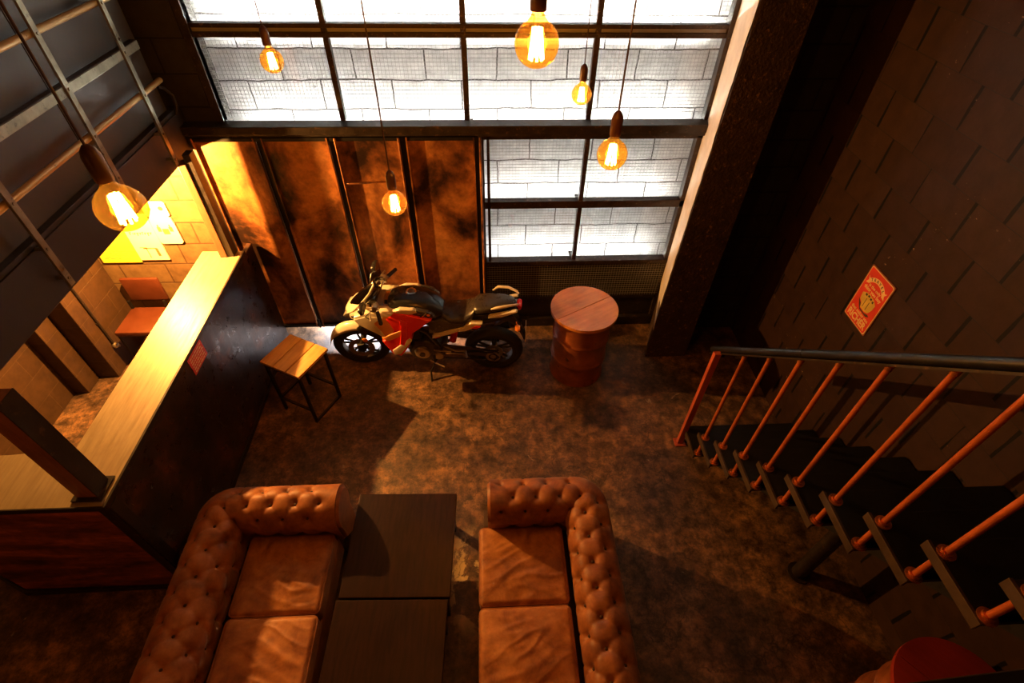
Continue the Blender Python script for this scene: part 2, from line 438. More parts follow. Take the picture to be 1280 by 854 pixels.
# ------------------------------------------------------------------ camera
cam = bpy.data.cameras.new('camera'); co = bpy.data.objects.new('camera', cam); COL.objects.link(co)
f, p, yw, r = 645., .788089, -.0595264, .0199109
cp, sp = math.cos(p), math.sin(p)
Rz = Matrix.Rotation(yw, 3, 'Z')
Rt, F, U = Rz@Vector((1,0,0)), Rz@Vector((0,cp,-sp)), Rz@Vector((0,sp,cp))
c_, s_ = math.cos(r), math.sin(r)
R_, U_ = c_*Rt+s_*U, -s_*Rt+c_*U
mw = Matrix((R_, U_, -F)).transposed().to_4x4(); mw.translation = (0,0,4.2)
co.matrix_world = mw
cam.sensor_width = 36; cam.lens = f/1280*36; cam.clip_start = .02
SC.camera = co

# ------------------------------------------------------------------ the room
ZC = 5.4
struct(MB().box(-4.6, 3.2, -2.6, 5.2, -.1, 0).build('floor', M['floor'], smooth=False))
struct(MB().box(-4.6, 3.2, -2.6, 5.2, ZC, ZC+.1).build('ceiling', M['ceiling'], smooth=False))
struct(MB().box(2.86, 3.0, -2.6, 5.2, 0, ZC).build('wall_right', M['wall_right'], smooth=False))
struct(MB().box(-4.5, 3.0, -2.6, -2.5, 0, ZC).build('wall_front', M['wall_back'], smooth=False))
w = MB().box(-4.42, -4.27, -2.5, 4.6, 0, ZC)
struct(w.build('wall_left', M['wall_left'], smooth=False))
struct(MB().box(-4.27, -4.13, 3.56, 3.76, 0, 2.2, .008).box(-4.27, -3.93, 3.77, 4.44, 0, 2.2, .008).build('trim_1', M['wall_left'], smooth=False), 'stepped brown wall piers behind the bar')
struct(MB().box(-4.27, -2.5, 4.45, 4.6, 0, 2.2).build('wall_back_left', M['wall_tan'], smooth=False))
w = MB().box(-2.7, -2.18, 4.46, 4.62, 2.2, ZC).box(-4.27, -2.7, 4.46, 4.62, 2.2, ZC).box(2.0, 2.86, 4.34, 4.6, 0, ZC).box(-2.2, 2.0, 4.44, 4.6, 4.35, ZC)
struct(w.build('wall_back', M['wall_back'], smooth=False))
struct(MB().box(-2.9, 2.4, 4.89, 5.02, 0, ZC).build('wall_outside', M['wall_out'], smooth=False), 'rough white block wall close behind the windows')
# concrete column with its scuffed white reveal
col = MB()
def cl(z): return 1.725+.027*z
def vprism(mb, pts, z0, z1, pts2=None):
    pts2 = pts2 or pts
    A = [mb.bm.verts.new((x,y,z0)) for x,y in pts]; B = [mb.bm.verts.new((x,y,z1)) for x,y in pts2]
    n = len(pts); mb.bm.faces.new(A); mb.bm.faces.new(B)
    for i in range(n): mb.bm.faces.new((A[i],A[(i+1)%n],B[(i+1)%n],B[i]))
    return mb
vprism(col, [(cl(0),3.88),(2.175,3.88),(2.175,4.34),(2.06,4.47),(1.93,4.47)], 0, ZC, [(cl(ZC),3.88),(2.215,3.88),(2.215,4.34),(2.06,4.47),(1.965,4.47)])
cobj = struct(col.build('column', M['column'], smooth=False), 'massive rough dark column right of the window')
rv = MB()
rows = []
random.seed(3)
for i in range(61):
    z = .62+(ZC-.5-.62)*i/60
    e = .015+.05*random.random()
    x0 = cl(z); x1 = 1.93+.0065*z; dx, dy = x1-x0, .59; L = math.hypot(dx, dy); nx, ny = -dy/L, dx/L
    row = []
    for k in range(2):
        tt = e if k == 0 else 1.
        row.append((x0+dx*tt+nx*.006, 3.88+dy*tt+ny*.006, z + (-.22 if (k == 0 and i == 0) else 0)))
    rows.append(row)
rv.grid(rows)
ob = rv.build('painted_reveal', M['column_white'], cobj, smooth=False)
so = ob.modifiers.new('thick', 'SOLIDIFY'); so.thickness = .003
# big steel beam under the upper windows
struct(MB().box(-2.52, 2.0, 4.33, 4.47, 2.335, 2.405, .006).box(-2.52, 2.0, 4.36, 4.50, 2.30, 2.335).build('trim_2', M['steel_dark'], smooth=False), 'steel beam between door sheets and upper windows')

# windows -----------------------------------------------------------------
def wire(mb, x0, x1, z0, z1, y, step=.03, rr=.0011):
    n = int((x1-x0)/step)
    for i in range(1, n):
        x = x0+i*(x1-x0)/n; mb.box(x-rr, x+rr, y-rr, y+rr, z0, z1)
    n = int((z1-z0)/step)
    for i in range(1, n):
        z = z0+i*(z1-z0)/n; mb.box(x0, x1, y-rr*1.2, y+rr*1.2, z-rr*1.3, z+rr*1.3)
    return mb
w1 = struct(empty('window_1', (0,0,0)), 'wide upper steel window of two rows of panes')
fr = MB()
fr.box(-2.24, -2.18, 4.44, 4.52, 2.40, 4.35).box(1.895, 1.94, 4.44, 4.52, 2.40, 4.35)
fr.box(-2.2, 1.95, 4.45, 4.52, 3.095, 3.125, .004).box(-2.2, 1.95, 4.45, 4.52, 3.03, 3.065, .004)
fr.box(-2.2, 1.95, 4.45, 4.52, 4.30, 4.36)
fr.build('window_frame', M['frame'], w1, smooth=False)
MB().box(-2.2, 1.95, 4.475, 4.50, 3.064, 3.096).build('middle_strip', M['wire'], w1, smooth=False)
for x in (-1.20, -.155, .885):
    MB().box(x-.022, x+.022, 4.455, 4.515, 2.40, 4.30, .004).build('mullion', M['frame'], w1, smooth=False)
xs = [-2.18, -1.222, -1.178, -.177, -.133, .863, .907, 1.90]
for a, b in ((0,1),(2,3),(4,5),(6,7)):
    for z0, z1 in ((2.40,3.03),(3.125,4.30)):
        MB().box(xs[a], xs[b], 4.484, 4.488, z0, z1).build('glass_pane', M['glass'], w1, smooth=False)
wire(MB(), -2.18, 1.90, 2.41, 4.3, 4.53).build('wire_mesh', M['wire'], w1, smooth=False)
w2 = struct(empty('window_2', (0,0,0)), 'lower right steel window above a dark sheet')
fr = MB()
fr.box(-.055, -.02, 4.42, 4.52, 0.05, 2.30, .004).box(.005, .03, 4.44, 4.51, 0.9, 2.30, .004).box(1.88, 1.925, 4.44, 4.52, 0, 2.30)
fr.box(-.05, 1.95, 4.44, 4.52, 2.24, 2.275, .004).box(-.05, 1.95, 4.44, 4.52, 1.555, 1.63, .005).box(-.05, 1.95, 4.42, 4.52, .885, .935, .005)
fr.build('window_frame', M['frame'], w2, smooth=False)
MB().box(.885, .925, 4.45, 4.515, .93, 2.25, .004).build('mullion', M['frame'], w2, smooth=False)
for x0, x1 in ((.03,.885),(.925,1.88)):
    for z0, z1 in ((.935,1.555),(1.63,2.24)):
        MB().box(x0, x1, 4.484, 4.488, z0, z1).build('glass_pane', M['glass'], w2, smooth=False)
wire(MB(), .0, 1.88, .93, 2.24, 4.53).build('wire_mesh', M['wire'], w2, smooth=False)
# dark sheet under the lower window, mesh fixed in front
d2 = MB().box(-.02, 1.9, 4.47, 4.52, 0, .89).box(-.02, 1.9, 4.42, 4.47, 0, .12).box(-.02, 1.9, 4.44, 4.47, .40, .44)
d2 = struct(d2.build('wall_under_window', M['steel_dark'], smooth=False))
wire(MB(), -.02, 1.9, .44, .885, 4.44, .028, .0012).build('wire_mesh', M['wire'], d2, smooth=False)

# light tubes lying behind the window rails
for (x0, x1, z, lab) in ((-2.15, 1.88, 3.03, 'long white light tube behind the rail under the top row of panes'),
                         (-2.15, 1.88, 2.265, 'long white light tube behind the thick beam under the upper window'),
                         (.02, 1.86, 1.475, 'white light tube behind the middle rail of the lower right window'),
                         (.02, 1.86, .755, 'white light tube behind the bottom rail of the lower right window')):
    o = thing('light_tube', lab, 'light', ((x0+x1)/2, 4.70, z), group='light tubes behind the window rails')
    hw = (x1-x0)/2
    MB().cyl((-hw,0,0), (hw,0,0), .014, seg=10).build('lamp_tube', M['tube_high' if z > 3 else ('tube' if z > 2 else 'tube_low')], o)
    MB().box(-hw-.02, hw+.02, -.03, .03, -.035, -.016).box(-hw-.02, hw+.02, -.036, -.03, -.035, .018).box(-hw-.02, -hw, -.015, .015, -.02, .015).box(hw, hw+.02, -.015, .015, -.02, .015).box(-.02,.02,0,.19,-.035,-.02).build('holder_light_shield', M['steel_black'], o)  # holder, with an added trough that blocks tube light spilling down into the room

# rusted sliding door of steel sheets ----------------------------------------
d1 = struct(empty('door_1', (0,0,0)), 'sliding door of rusted steel sheets')
seams = [-2.50, -1.925, -1.315, -.715, -.07]
for i in range(4):
    a, b = seams[i]+.03, seams[i+1]-.03
    pn = MB()
    pn.box(a, b, 4.385, 4.395, .115, 2.30)
    pn.box(a, a+.012, 4.355, 4.39, .115, 2.30).box(b-.012, b, 4.355, 4.39, .115, 2.30)
    pn.build('steel_sheet', M['rust'], d1, smooth=False)
ch = MB()
for x in seams:
    ch.box(x-.03, x+.03, 4.40, 4.415, .115, 2.30)
ch.box(-2.50, -.07, 4.36, 4.41, .115, .155, .004).box(-2.50,-.07,4.36,4.41,2.27,2.31)
ch.build('door_frame', M['steel_black'], d1, smooth=False)
for x in (-1.315+.035, -.715-.03, -.07+.02):
    MB().cyl((x,4.355,.12), (x,4.355,2.3), .011, seg=8).build('edge_rod', M['rust'], d1)
MB().tube([(-1.27,4.37,1.88),(-1.24,4.335,1.89),(-1.08,4.33,1.90),(-.98,4.35,1.90)], .008).cyl((-1.27,4.36,1.88),(-1.27,4.39,1.88),.02,seg=12).build('door_handle', M['rust'], d1)
for x in seams[1:4]:
    MB().box(x-.012, x+.012, 4.34, 4.36, .12, .24, .003).build('floor_bolt', M['steel_black'], d1, smooth=False)

# ------------------------------------------------------------------ mezzanine on the left
mz = struct(empty('mezzanine', (0,0,0)), 'dark mezzanine edge over the bar')
MB().box(-4.27, -2.5, -.6, 4.42, 2.19, 2.50, .004).build('slab', M['mezz_beam'], mz, smooth=False)
for a, b in ((-.6,.83),(.84,2.07),(2.08,3.31),(3.32,4.38)):
    MB().box(-2.585, -2.565, a, b, 2.50, 4.4, .002).build('wall_panel', M['mezz_panel'], mz, smooth=False)
MB().box(-2.565, -2.51, -.6, 4.38, 2.50, 2.53, .004).build('skirting', M['mezz_beam'], mz, smooth=False)
MB().tube([(-2.52,4.33,2.72),(-2.50,4.36,2.70),(-2.47,4.38,2.64),(-2.47,4.37,2.56),(-2.49,4.35,2.50)], .012).build('pipe_hook', M['steel_dark'], mz)

rl = thing('balcony_railing', 'railing of flat steel uprights and brass tubes on the dark mezzanine at upper left', 'railing', (-2.45,0,2.2))
for y in (.26, 1.0, 1.75, 2.49, 3.30, 3.985):
    u = MB().box(-.004, .012, y-.021, y+.021, .05, 1.75, .002)
    up = u.build('upright', M['galv'], rl, smooth=False)
    for z in (.10, .30, .58, .86, 1.15):
        b = MB().cyl((.012,y,z),(.019,y,z),.009,seg=8)
        if z in (.10,.30): b.cyl((-.05,y,z),(-.004,y,z),.012,seg=8)
        b.build('bolt', M['galv'], up)
for z, y1 in ((.575, 4.32), (1.150, 4.33), (1.50, 4.33)):
    MB().cyl((-.03, -.5, z), (-.03, y1, z), .0205, seg=14).build('tube_rail', M['brass_tube'], rl)
m = MB()
for a, b in ((-.5,.23),(.29,.97),(1.03,1.72),(1.78,2.46),(2.52,3.27),(3.33,3.955)):
    m.box(-.008, -.001, a-.005, b+.005, .825, .880, .002)
m.box(-.008,-.001,4.01,4.20,.825,.880,.002)
m.build('flat_rail', M['galv'], rl, smooth=False)
MB().box(-.055,-.009,-.5,4.20,.874,.884,.002).build('rail_ledge', M['steel_dark'], rl, smooth=False)

# ------------------------------------------------------------------ the bar
bar = thing('bar_counter', 'long dark steel bar with a pale metal counter top turning the corner', 'bar counter', (-2.5,2.5,0))
def BB(): return MB()
ox, oy = 2.5, -2.5
def loc(o): o.location = (ox, oy, 0); return o
b = MB().box(-2.36, -2.31, 1.585, 4.345, .0, 1.27, .006)
loc(b.build('side_panel', M['bar_panel'], bar, smooth=False))
b = vprism(MB(), [(-2.31,1.585),(-2.31,1.63),(-3.55,1.64),(-3.9,1.80),(-3.9,1.75),(-3.56,1.59)], .05, 1.27)
loc(b.build('front_panel', M['bar_front'], bar, smooth=False))
b = vprism(MB(), [(-2.30,1.570),(-2.30,1.585),(-3.56,1.580),(-3.9,1.74),(-3.9,1.72),(-3.56,1.560)], 0, .055)
b.box(-2.31,-2.297,1.58,4.13,0,.05)
loc(b.build('kick_plate', M['steel_dark'], bar, smooth=False))
b = vprism(MB(), [(-2.325,1.575),(-2.325,4.17),(-2.70,4.17),(-2.70,1.985),(-3.10,1.955),(-4.1,1.955),(-4.1,1.78),(-3.55,1.575)], 1.27, 1.30)
loc(b.build('counter_top', M['counter'], bar, smooth=False))
b = MB().box(-2.324,-2.308,1.572,4.17,1.262,1.304,.003).box(-3.55,-2.31,1.562,1.575,1.262,1.304,.003)
loc(b.build('edge_strip', M['steel_dark'], bar, smooth=False))
b = MB().box(-2.68, -2.36, 1.64, 4.12, .9, .92).box(-2.68,-2.36,1.64,4.12,.12,.14).box(-2.69,-2.66,1.64,4.12,0,1.27) .box(-3.9,-2.7,1.9,1.93,0,1.27)
loc(b.build('shelf', M['steel_dark'], bar, smooth=False))
b = MB().box(-2.312,-2.302,1.585,1.66,.05,1.262,.002).box(-2.38,-2.312,1.575,1.586,.05,1.262,.002)
loc(b.build('corner_angle', M['steel_dark'], bar, smooth=False))
# post on the corner of the counter and post at the far end
o = thing('support_post', 'square dark brown post standing on the near corner of the bar counter', 'post', (-2.435,1.69,1.3015))
MB().box(-.06,.06,-.06,.06,.012,.888,.004).build('shaft', M['post_wood'], o, smooth=False)
MB().box(.0601,.066,-.062,.062,.012,.888,.002).build('side_plate', M['steel_dark'], o, smooth=False)
MB().box(-.085,.09,-.085,.085,0,.012,.002).build('foot_plate', M['steel_dark'], o, smooth=False)
o = thing('support_post', 'square orange-lit post at the far wall end of the bar counter', 'post', (-2.43,4.18,0))
MB().box(-.069,-.004,-.11,-.01,1.301,2.21,.003).build('shaft', M['post_wood'], o, smooth=False)
MB().box(-.003,.055,-.10,-.01,1.301,2.29,.002).build('side_plate', M['steel_dark'], o, smooth=False)
# red notice on the bar side
o = thing('notice_plaque', 'small red notice with pale lines of text on the dark side of the bar', 'sign', (-2.3075,2.887,1.195))
MB().box(0,.004,-.12,.12,-.08,.08,.001).build('plate', M['sign_red'], o, smooth=False)
m = MB(); random.seed(5)
for k in range(6):
    y = -.10
    z = .06-.024*k
    while y < .09:
        wd = .012+.03*random.random(); m.box(.004,.0052,y,min(y+wd,.10),z-.005,z+.005); y += wd+.009
m.build('lettering', M['sign_cream'], o, smooth=False)

# posters behind the bar -------------------------------------------------------
def outline_plate(name, pts, y0, y1, mat, parent, bev=.0):
    return MB().prism(pts, y0, y1, bev).build(name, mat, parent, smooth=False)
o = thing('wall_poster', 'yellow tin poster, leftmost of three on the tan wall behind the bar', 'poster', (-3.70,4.44,1.0), group='tin posters behind the bar')
outline_plate('plate', [(-.19,.0),(.19,.0),(.19,.42),(-.19,.42)], -.012, 0, M['poster_yellow'], o)
m = MB()
for k in range(5):
    x = -.15+.02*(k%2)
    while x < .14:
        wd = .02+.04*random.random(); m.box(x, x+wd, -.0135, -.012, .05+.022*k, .058+.022*k); x += wd+.02
m.build('lettering', M['poster_green'], o, smooth=False)
MB().lathe([(.035,0),(.05,0),(.05,.0015),(.035,.0015)], 24, Matrix.Translation((.0,-.012,.25))@Matrix.Rotation(PI/2,4,'X'), closed=True).lathe([(.0,0),(.02,0),(.02,.0015),(0,.0015)],20,Matrix.Translation((.0,-.012,.25))@Matrix.Rotation(PI/2,4,'X')).build('emblem', M['poster_green'], o, smooth=False)
o = thing('wall_poster', 'tall cream tin poster with a small brown picture, middle of three on the tan wall', 'poster', (-3.362,4.44,1.03), group='tin posters behind the bar')
outline_plate('plate', [(-.14,0),(.14,0),(.14,.52),(-.14,.52)], -.016, 0, M['poster_cream'], o)
m = MB().box(-.055,.075,-.018,-.016,.135,.145).box(.055,.082,-.018,-.016,.05,.14).box(-.03,-.022,-.018,-.016,.03,.15).box(-.085,-.02,-.018,-.016,.148,.153)
m.build('picture', M['poster_brown'], o, smooth=False)
m = MB(); x = -.105
for wd, h0, h1 in ((.022,.0,.03),(.006,.0,.02),(.018,.0,.022),(.02,-.01,.022),(.016,.0,.022),(.012,.0,.03),(.018,.0,.022),(.02,-.012,.022),(.014,.0,.022)):
    m.box(x, x+wd*.45, -.018, -.016, .30+h0, .30+h1); m.box(x, x+wd, -.018,-.016,.30+h1-.007,.30+h1); x += wd+.008
m.build('lettering', M['poster_ink'], o, smooth=False)
o = thing('wall_poster', 'pale tin poster with a pinched waist, rightmost of three on the tan wall', 'poster', (-3.11,4.44,1.22), group='tin posters behind the bar')
pts = [(-.09,0),(.09,0),(.11,.02),(.11,.22),(.10,.28),(.085,.30),(.11,.32),(.11,.44),(.09,.46),(-.09,.46),(-.11,.44),(-.11,.32),(-.085,.30),(-.10,.28),(-.11,.22),(-.11,.02)]
outline_plate('plate', pts, -.014, 0, M['poster_cream'], o)
for x in (-.055,.055):
    m = MB(); m.lathe([(0,0),(.022,0),(.022,.0015),(0,.0015)],16,Matrix.Translation((x,-.014,.39))@Matrix.Rotation(PI/2,4,'X'))
    m.build('emblem', M['poster_green'], o, smooth=False)
    MB().box(x-.016,x+.016,-.0155,-.014,.14,.19).box(x-.006,x+.006,-.0155,-.014,.19,.215).build('picture', M['poster_green'], o, smooth=False)
MB().box(-.03,.03,-.0155,-.014,.11,.17).build('picture', M['poster_green'], o, smooth=False)
# brown leather chair behind the bar
o = thing('bar_chair', 'brown leather chair with low backrest against the wall behind the bar', 'chair', (-3.61,4.12,0))
MB().box(-.20,.20,-.20,.20,.44,.50,.02).build('seat', M['chair_leather'], o)
MB().box(-.19,.19,.235,.275,.56,.84,.018).build('backrest', M['chair_leather'], o)
for sx in (-1,1):
    for sy in (-1,1):
        MB().box(sx*.18-.012,sx*.18+.012,sy*.18-.012,sy*.18+.012,0,.44 if sy<0 else .60,.002).build('leg', M['steel_black'], o, smooth=False)
for q in (-.18,.18): MB().box(-.18,.18,q-.006,q+.006,.15,.165).build('stretcher', M['steel_black'], o, smooth=False)
# valve and pipe on the pier
o = thing('wall_pipe', 'thin pipe with a pale valve running down the brown pier behind the bar', 'pipe', (-3.915,3.95,.3))
MB().tube([(0,.0,0),(0,0,.4),(0,.0,1.88)], .012).build('pipe', M['steel_dark'], o)
MB().sphere((.012,0,0),.032).cyl((0,0,0),(.05,0,-.01),.014).build('valve', M['alloy'], o)
for q in (.3,1.2): MB().box(-.014,0,-.02,.02,q,q+.02).build('bracket', M['steel_dark'], o, smooth=False)
# round stool behind the return counter
o = thing('round_stool', 'round wooden stool seat just seen behind the dark post at left', 'stool', (-3.30,2.22,0))
MB().lathe([(0,.70),(.16,.70),(.17,.705),(.17,.73),(.16,.74),(0,.74)],32).build('seat', M['post_wood'], o)
for k in range(4):
    a = PI/4+k*PI/2
    MB().cyl((.20*math.cos(a),.20*math.sin(a),0),(.11*math.cos(a),.11*math.sin(a),.70),.014,seg=10).build('leg', M['steel_black'], o)

# ------------------------------------------------------------------ plank stool
o = thing('bar_stool', 'square stool of three pine planks on black steel legs beside the bar', 'stool', (-1.815,3.36,0), (0,0,math.radians(-27.5)))
for i, (a, b) in enumerate(((-.225,-.083),(-.075,.070),(.080,.225))):
    MB().box(a, b, -.20, .20, .675, .705, .005).build('seat_plank', M['stool_wood'], o)
MB().box(-.205,.205,-.19,-.165,.65,.675).box(-.205,.205,.165,.19,.65,.675).box(-.205,-.18,-.19,.19,.65,.675).box(.18,.205,-.19,.19,.65,.675).build('seat_frame', M['steel_black'], o, smooth=False)
for sx in (-1,1):
    for sy in (-1,1):
        MB().box(sx*.1925-.0125,sx*.1925+.0125,sy*.1775-.0125,sy*.1775+.0125,0,.65,.002).build('leg', M['steel_black'], o, smooth=False)
for bx in ((-.18,.18,-.1885,-.1665,.17,.192),(-.18,.18,.1665,.1885,.17,.192),(.1815,.2035,-.165,.165,.0,.02),(-.2035,-.1815,-.165,.165,.17,.192)):
    MB().box(*bx,.002).build('foot_rail', M['steel_black'], o, smooth=False)

# ------------------------------------------------------------------ oil drums with wooden tops
def drum(name, label, loc_, rot, topm, bodym, tr=.33):
    o = thing(name, label, 'table', loc_, (0,0,rot))
    R = .278
    pr = [(0,.0),(R-.01,.0),(R+.006,.004),(R+.008,.014),(R,.025)]
    for zc in (.28,.56):
        pr += [(R,zc-.03),(R+.004,zc-.018),(R+.013,zc-.006),(R+.013,zc+.006),(R+.004,zc+.018),(R,zc+.03)]
    pr += [(R,.80),(R+.008,.822),(R+.008,.836),(R-.006,.84),(0,.84)]
    bd = MB(); bd.lathe(pr, 64)
    ob = bd.build('drum', bodym, o)
    for v in ob.data.vertices:   # dents in the sheet metal
        rr = math.hypot(v.co.x, v.co.y)
        if rr > .2 and .03 < v.co.z < .8:
            a = math.atan2(v.co.y, v.co.x)
            n = noise.noise(Vector((math.cos(a)*1.6, math.sin(a)*1.6, v.co.z*4)))
            k = 1-.02*max(0, n); v.co.x *= k; v.co.y *= k
    for sgn, nm in ((-1,'top_half'),(1,'top_half')):
        h = MB()
        a0, a1 = (0.01, PI-.01) if sgn > 0 else (PI+.01, 2*PI-.01)
        pts = [(tr*math.cos(a0+(a1-a0)*k/40), tr*math.sin(a0+(a1-a0)*k/40)) for k in range(41)]
        vprism(h, pts, .84, .875)
        h.build(nm, topm, o, angle=60)
    return o
drum('drum_table', 'rusty oil drum table with a round orange wooden top standing by the window', (.925,3.745,0), math.radians(30), M['barrel_top'], M['barrel'])
drum('drum_table', 'oil drum table with a red round top in the near corner under the stairs', (2.50,.46,0), math.radians(-50), M['barrel_top_red'], M['barrel'])

# ------------------------------------------------------------------ low tables
def low_table(label, loc_, rz=0):
    o = thing('coffee_table', label, 'table', loc_, (0,0,rz), 'dark low tables between the sofas')
    MB().box(-.375,.375,-.382,.382,.455,.50,.004).build('table_top', M['table_wood'], o, smooth=False)
    MB().box(-.33,.33,-.34,-.32,.39,.455).box(-.33,.33,.32,.34,.39,.455).box(-.34,-.32,-.34,.34,.39,.455).box(.32,.34,-.34,.34,.39,.455).build('apron', M['table_wood'], o, smooth=False)
    for sx in (-1,1):
        for sy in (-1,1):
            MB().box(sx*.32-.025,sx*.32+.025,sy*.325-.025,sy*.325+.025,0,.455,.003).build('leg', M['table_wood'], o, smooth=False)
    return o
low_table('dark square wooden low table between the sofas, the one nearer the window', (-.675,1.645,0), math.radians(-1.8))
low_table('dark square wooden low table between the sofas, the one cut by the frame bottom', (-.712,.867,0), math.radians(-1.8))

# ------------------------------------------------------------------ chesterfield sofas
def sofa(label, s, xr, xf, seat_in, seat_out, yfar, ynear):
    """s=+1: backrest at larger x. xr roll centre of the backrest, xf end of the arms, yfar/ynear roll centres of arms"""
    ocx = (xr+xf)/2; ocy = (yfar+ynear)/2
    o = thing('chesterfield_sofa', label, 'sofa', (ocx,ocy,0), group='tufted leather sofas facing the low tables')
    RR, ZR = .165, .600
    fil = .08
    # path in "right sofa" frame: X to the back, far arm first
    W = abs(xr-xf); Lh = (yfar-ynear)
    segs = []
    def line(p, q, n):
        for i in range(n): segs.append((p[0]+(q[0]-p[0])*i/n, p[1]+(q[1]-p[1])*i/n))
    def arc(c, a0, a1, n):
        for i in range(n):
            a = a0+(a1-a0)*i/n; segs.append((c[0]+fil*math.cos(a), c[1]+fil*math.sin(a)))
    st = .0125
    line((-W, 0), (-fil, 0), int((W-fil)/st)); arc((-fil,-fil), PI/2, 0, 14)
    line((0,-fil), (0,-Lh+fil), int((Lh-2*fil)/st)); arc((-fil,-Lh+fil), 0, -PI/2, 14)
    line((-fil,-Lh), (-W,-Lh), int((W-fil)/st)); segs.append((-W,-Lh))
    P = np.array(segs); D = np.gradient(P, axis=0); D /= np.linalg.norm(D, axis=1)[:,None]
    Nn = np.stack([D[:,1], -D[:,0]], 1)       # inward = to the right of travel
    S = np.concatenate([[0], np.cumsum(np.linalg.norm(np.diff(P, axis=0), axis=1))])
    # profile (n, z, nn, nz)
    prof = []
    def pl(a, b, nrm, k):
        for i in range(k): prof.append((a[0]+(b[0]-a[0])*i/k, a[1]+(b[1]-a[1])*i/k, *nrm))
    pl((.135,.36), (.150,.535), (1,0), 12)
    a0 = math.radians(-23)
    for i in range(56):
        a = a0+(math.radians(215)-a0)*i/56
        prof.append((RR*math.cos(a), ZR+RR*math.sin(a), math.cos(a), math.sin(a)))
    e = prof[-1]
    pl((e[0]+.02, e[1]-.01), (-.115,.07), (-1,0), 14); prof.append((-.115,.06,-1,0))
    Q = np.array(prof); T = np.concatenate([[0], np.cumsum(np.linalg.norm(np.diff(Q[:,:2], axis=0), axis=1))])
    # buttons in (s, t)
    t_roll0 = T[12]; per = RR
    rows = [t_roll0-.085, t_roll0+per*math.radians(23+28), t_roll0+per*math.radians(23+76), t_roll0+per*math.radians(23+122)]
    pitch = .172
    stot = S[-1]; cs = stot/2
    btn = []
    nbt = int(stot/pitch/2)+1
    for ri, tt in enumerate(rows):
        for k in range(-nbt, nbt+1):
            ss = cs+k*pitch+(pitch/2 if ri % 2 else 0)
            if .07 < ss < stot-.07: btn.append((ri, ss, tt))
    SS, TT = np.meshgrid(S, T, indexing='ij')
    H = np.zeros_like(SS)
    # gentle pillow between buttons
    for (ri, bs, bt) in btn:
        d2 = ((SS-bs)**2+(TT-bt)**2)
        H -= .026*np.exp(-d2/.020**2) + .020*np.exp(-d2/.050**2)
        for (rj, cs2, ct) in btn:
            if rj == ri+1 and abs(cs2-bs) < pitch*.6:
                ax, at = cs2-bs, ct-bt; L2 = ax*ax+at*at
                k = np.clip(((SS-bs)*ax+(TT-bt)*at)/L2, 0, 1)
                dd = (SS-bs-k*ax)**2+(TT-bt-k*at)**2
                H -= .0085*np.exp(-dd/.009**2)
        if ri == 3:
            k = np.clip(TT-bt, 0, .16)
            dd = (SS-bs)**2+(TT-bt-k)**2
            H -= .007*np.exp(-dd/.008**2)
        if ri == 0:
            k = np.clip(bt-TT, 0, .12)
            dd = (SS-bs)**2+(TT-bt+k)**2
            H -= .009*np.exp(-dd/.010**2)
    H = np.maximum(H, -.040)
    flat = np.clip((TT-(T[12]+per*math.radians(215)))/.05, 0, 1)
    H *= (1-flat)
    body = MB(); grid = []
    def to3(ps, n, z):
        x = ps[0]; y = ps[1]
        X = xr+s*x; Y = yfar+y
        return (X-ocx, Y-ocy, z)
    for i in range(len(S)):
        row = []
        for j in range(len(T)):
            n = Q[j,0]+Q[j,2]*H[i,j]; z = Q[j,1]+Q[j,3]*H[i,j]
            wob = .004*noise.noise(Vector((S[i]*7, T[j]*7, s*3)))
            row.append(to3(P[i]+Nn[i]*(n+wob), n, z+wob))
        grid.append(row)
    V = body.grid(grid)
    for ring in (V[0], V[-1]):
        body.bm.faces.new(ring)
    bo = body.build('tufted_backrest', M['leather'], o, angle=80)
    # buttons
    bmesh_btn = None
    for (ri, bs, bt) in btn:
        i = int(np.argmin(abs(S-bs))); j = int(np.argmin(abs(T-bt)))
        if not (len(S)*.05 < i < len(S)*.95): pass
        n = Q[j,0]+Q[j,2]*(H[i,j]+.004); z = Q[j,1]+Q[j,3]*(H[i,j]+.004)
        pos = to3(P[i]+Nn[i]*n, n, z)
        if bmesh_btn is None:
            bb = MB().sphere((0,0,0), .0105, 10, (1,1,.6)).build('button', M['leather_dark'], o); bmesh_btn = bb
        else:
            bb = bmesh_btn.copy(); COL.objects.link(bb); bb.parent = o
        bb.location = pos
    # arm fronts
    for yy in (yfar, ynear):
        pts = [(Q[j,0]*(1 if yy == yfar else -1)*-1*.93, (Q[j,1]-.4)*.95+.4) for j in range(0, len(T), 3)]
        A = MB(); x0 = xf-ocx; 
        va = [A.bm.verts.new((x0-s*.001, yy-ocy+p_[0], p_[1])) for p_ in pts]
        vb = [A.bm.verts.new((x0-s*.022, yy-ocy+p_[0]*.93, (p_[1]-.42)*.96+.42)) for p_ in pts]
        n_ = len(pts); A.bm.faces.new(va); A.bm.faces.new(vb)
        for q in range(n_): A.bm.faces.new((va[q],va[(q+1)%n_],vb[(q+1)%n_],vb[q]))
        A.build('arm_front', M['leather'], o, angle=50)
    # base, front rail, feet
    lo, hi = sorted((seat_out+s*.03, xr+s*.08))
    MB().box(lo-ocx, hi-ocx, ynear-.09-ocy, yfar+.09-ocy, .07, .30, .01).build('base', M['leather_dark'], o)
    lo, hi = sorted((seat_out+s*.012, seat_out+s*.05))
    MB().box(lo-ocx, hi-ocx, ynear+.10-ocy, yfar-.10-ocy, .09, .305, .012).build('front_rail', M['leather'], o)
    for fx in (seat_out+s*.08, xr+s*.02):
        for fy in (yfar-.02, ynear+.02):
            MB().lathe([(0,0),(.025,0),(.032,.03),(.025,.07),(0,.07)],16, Matrix.Translation((fx-ocx,fy-ocy,0))).build('foot', M['leather_dark'], o)
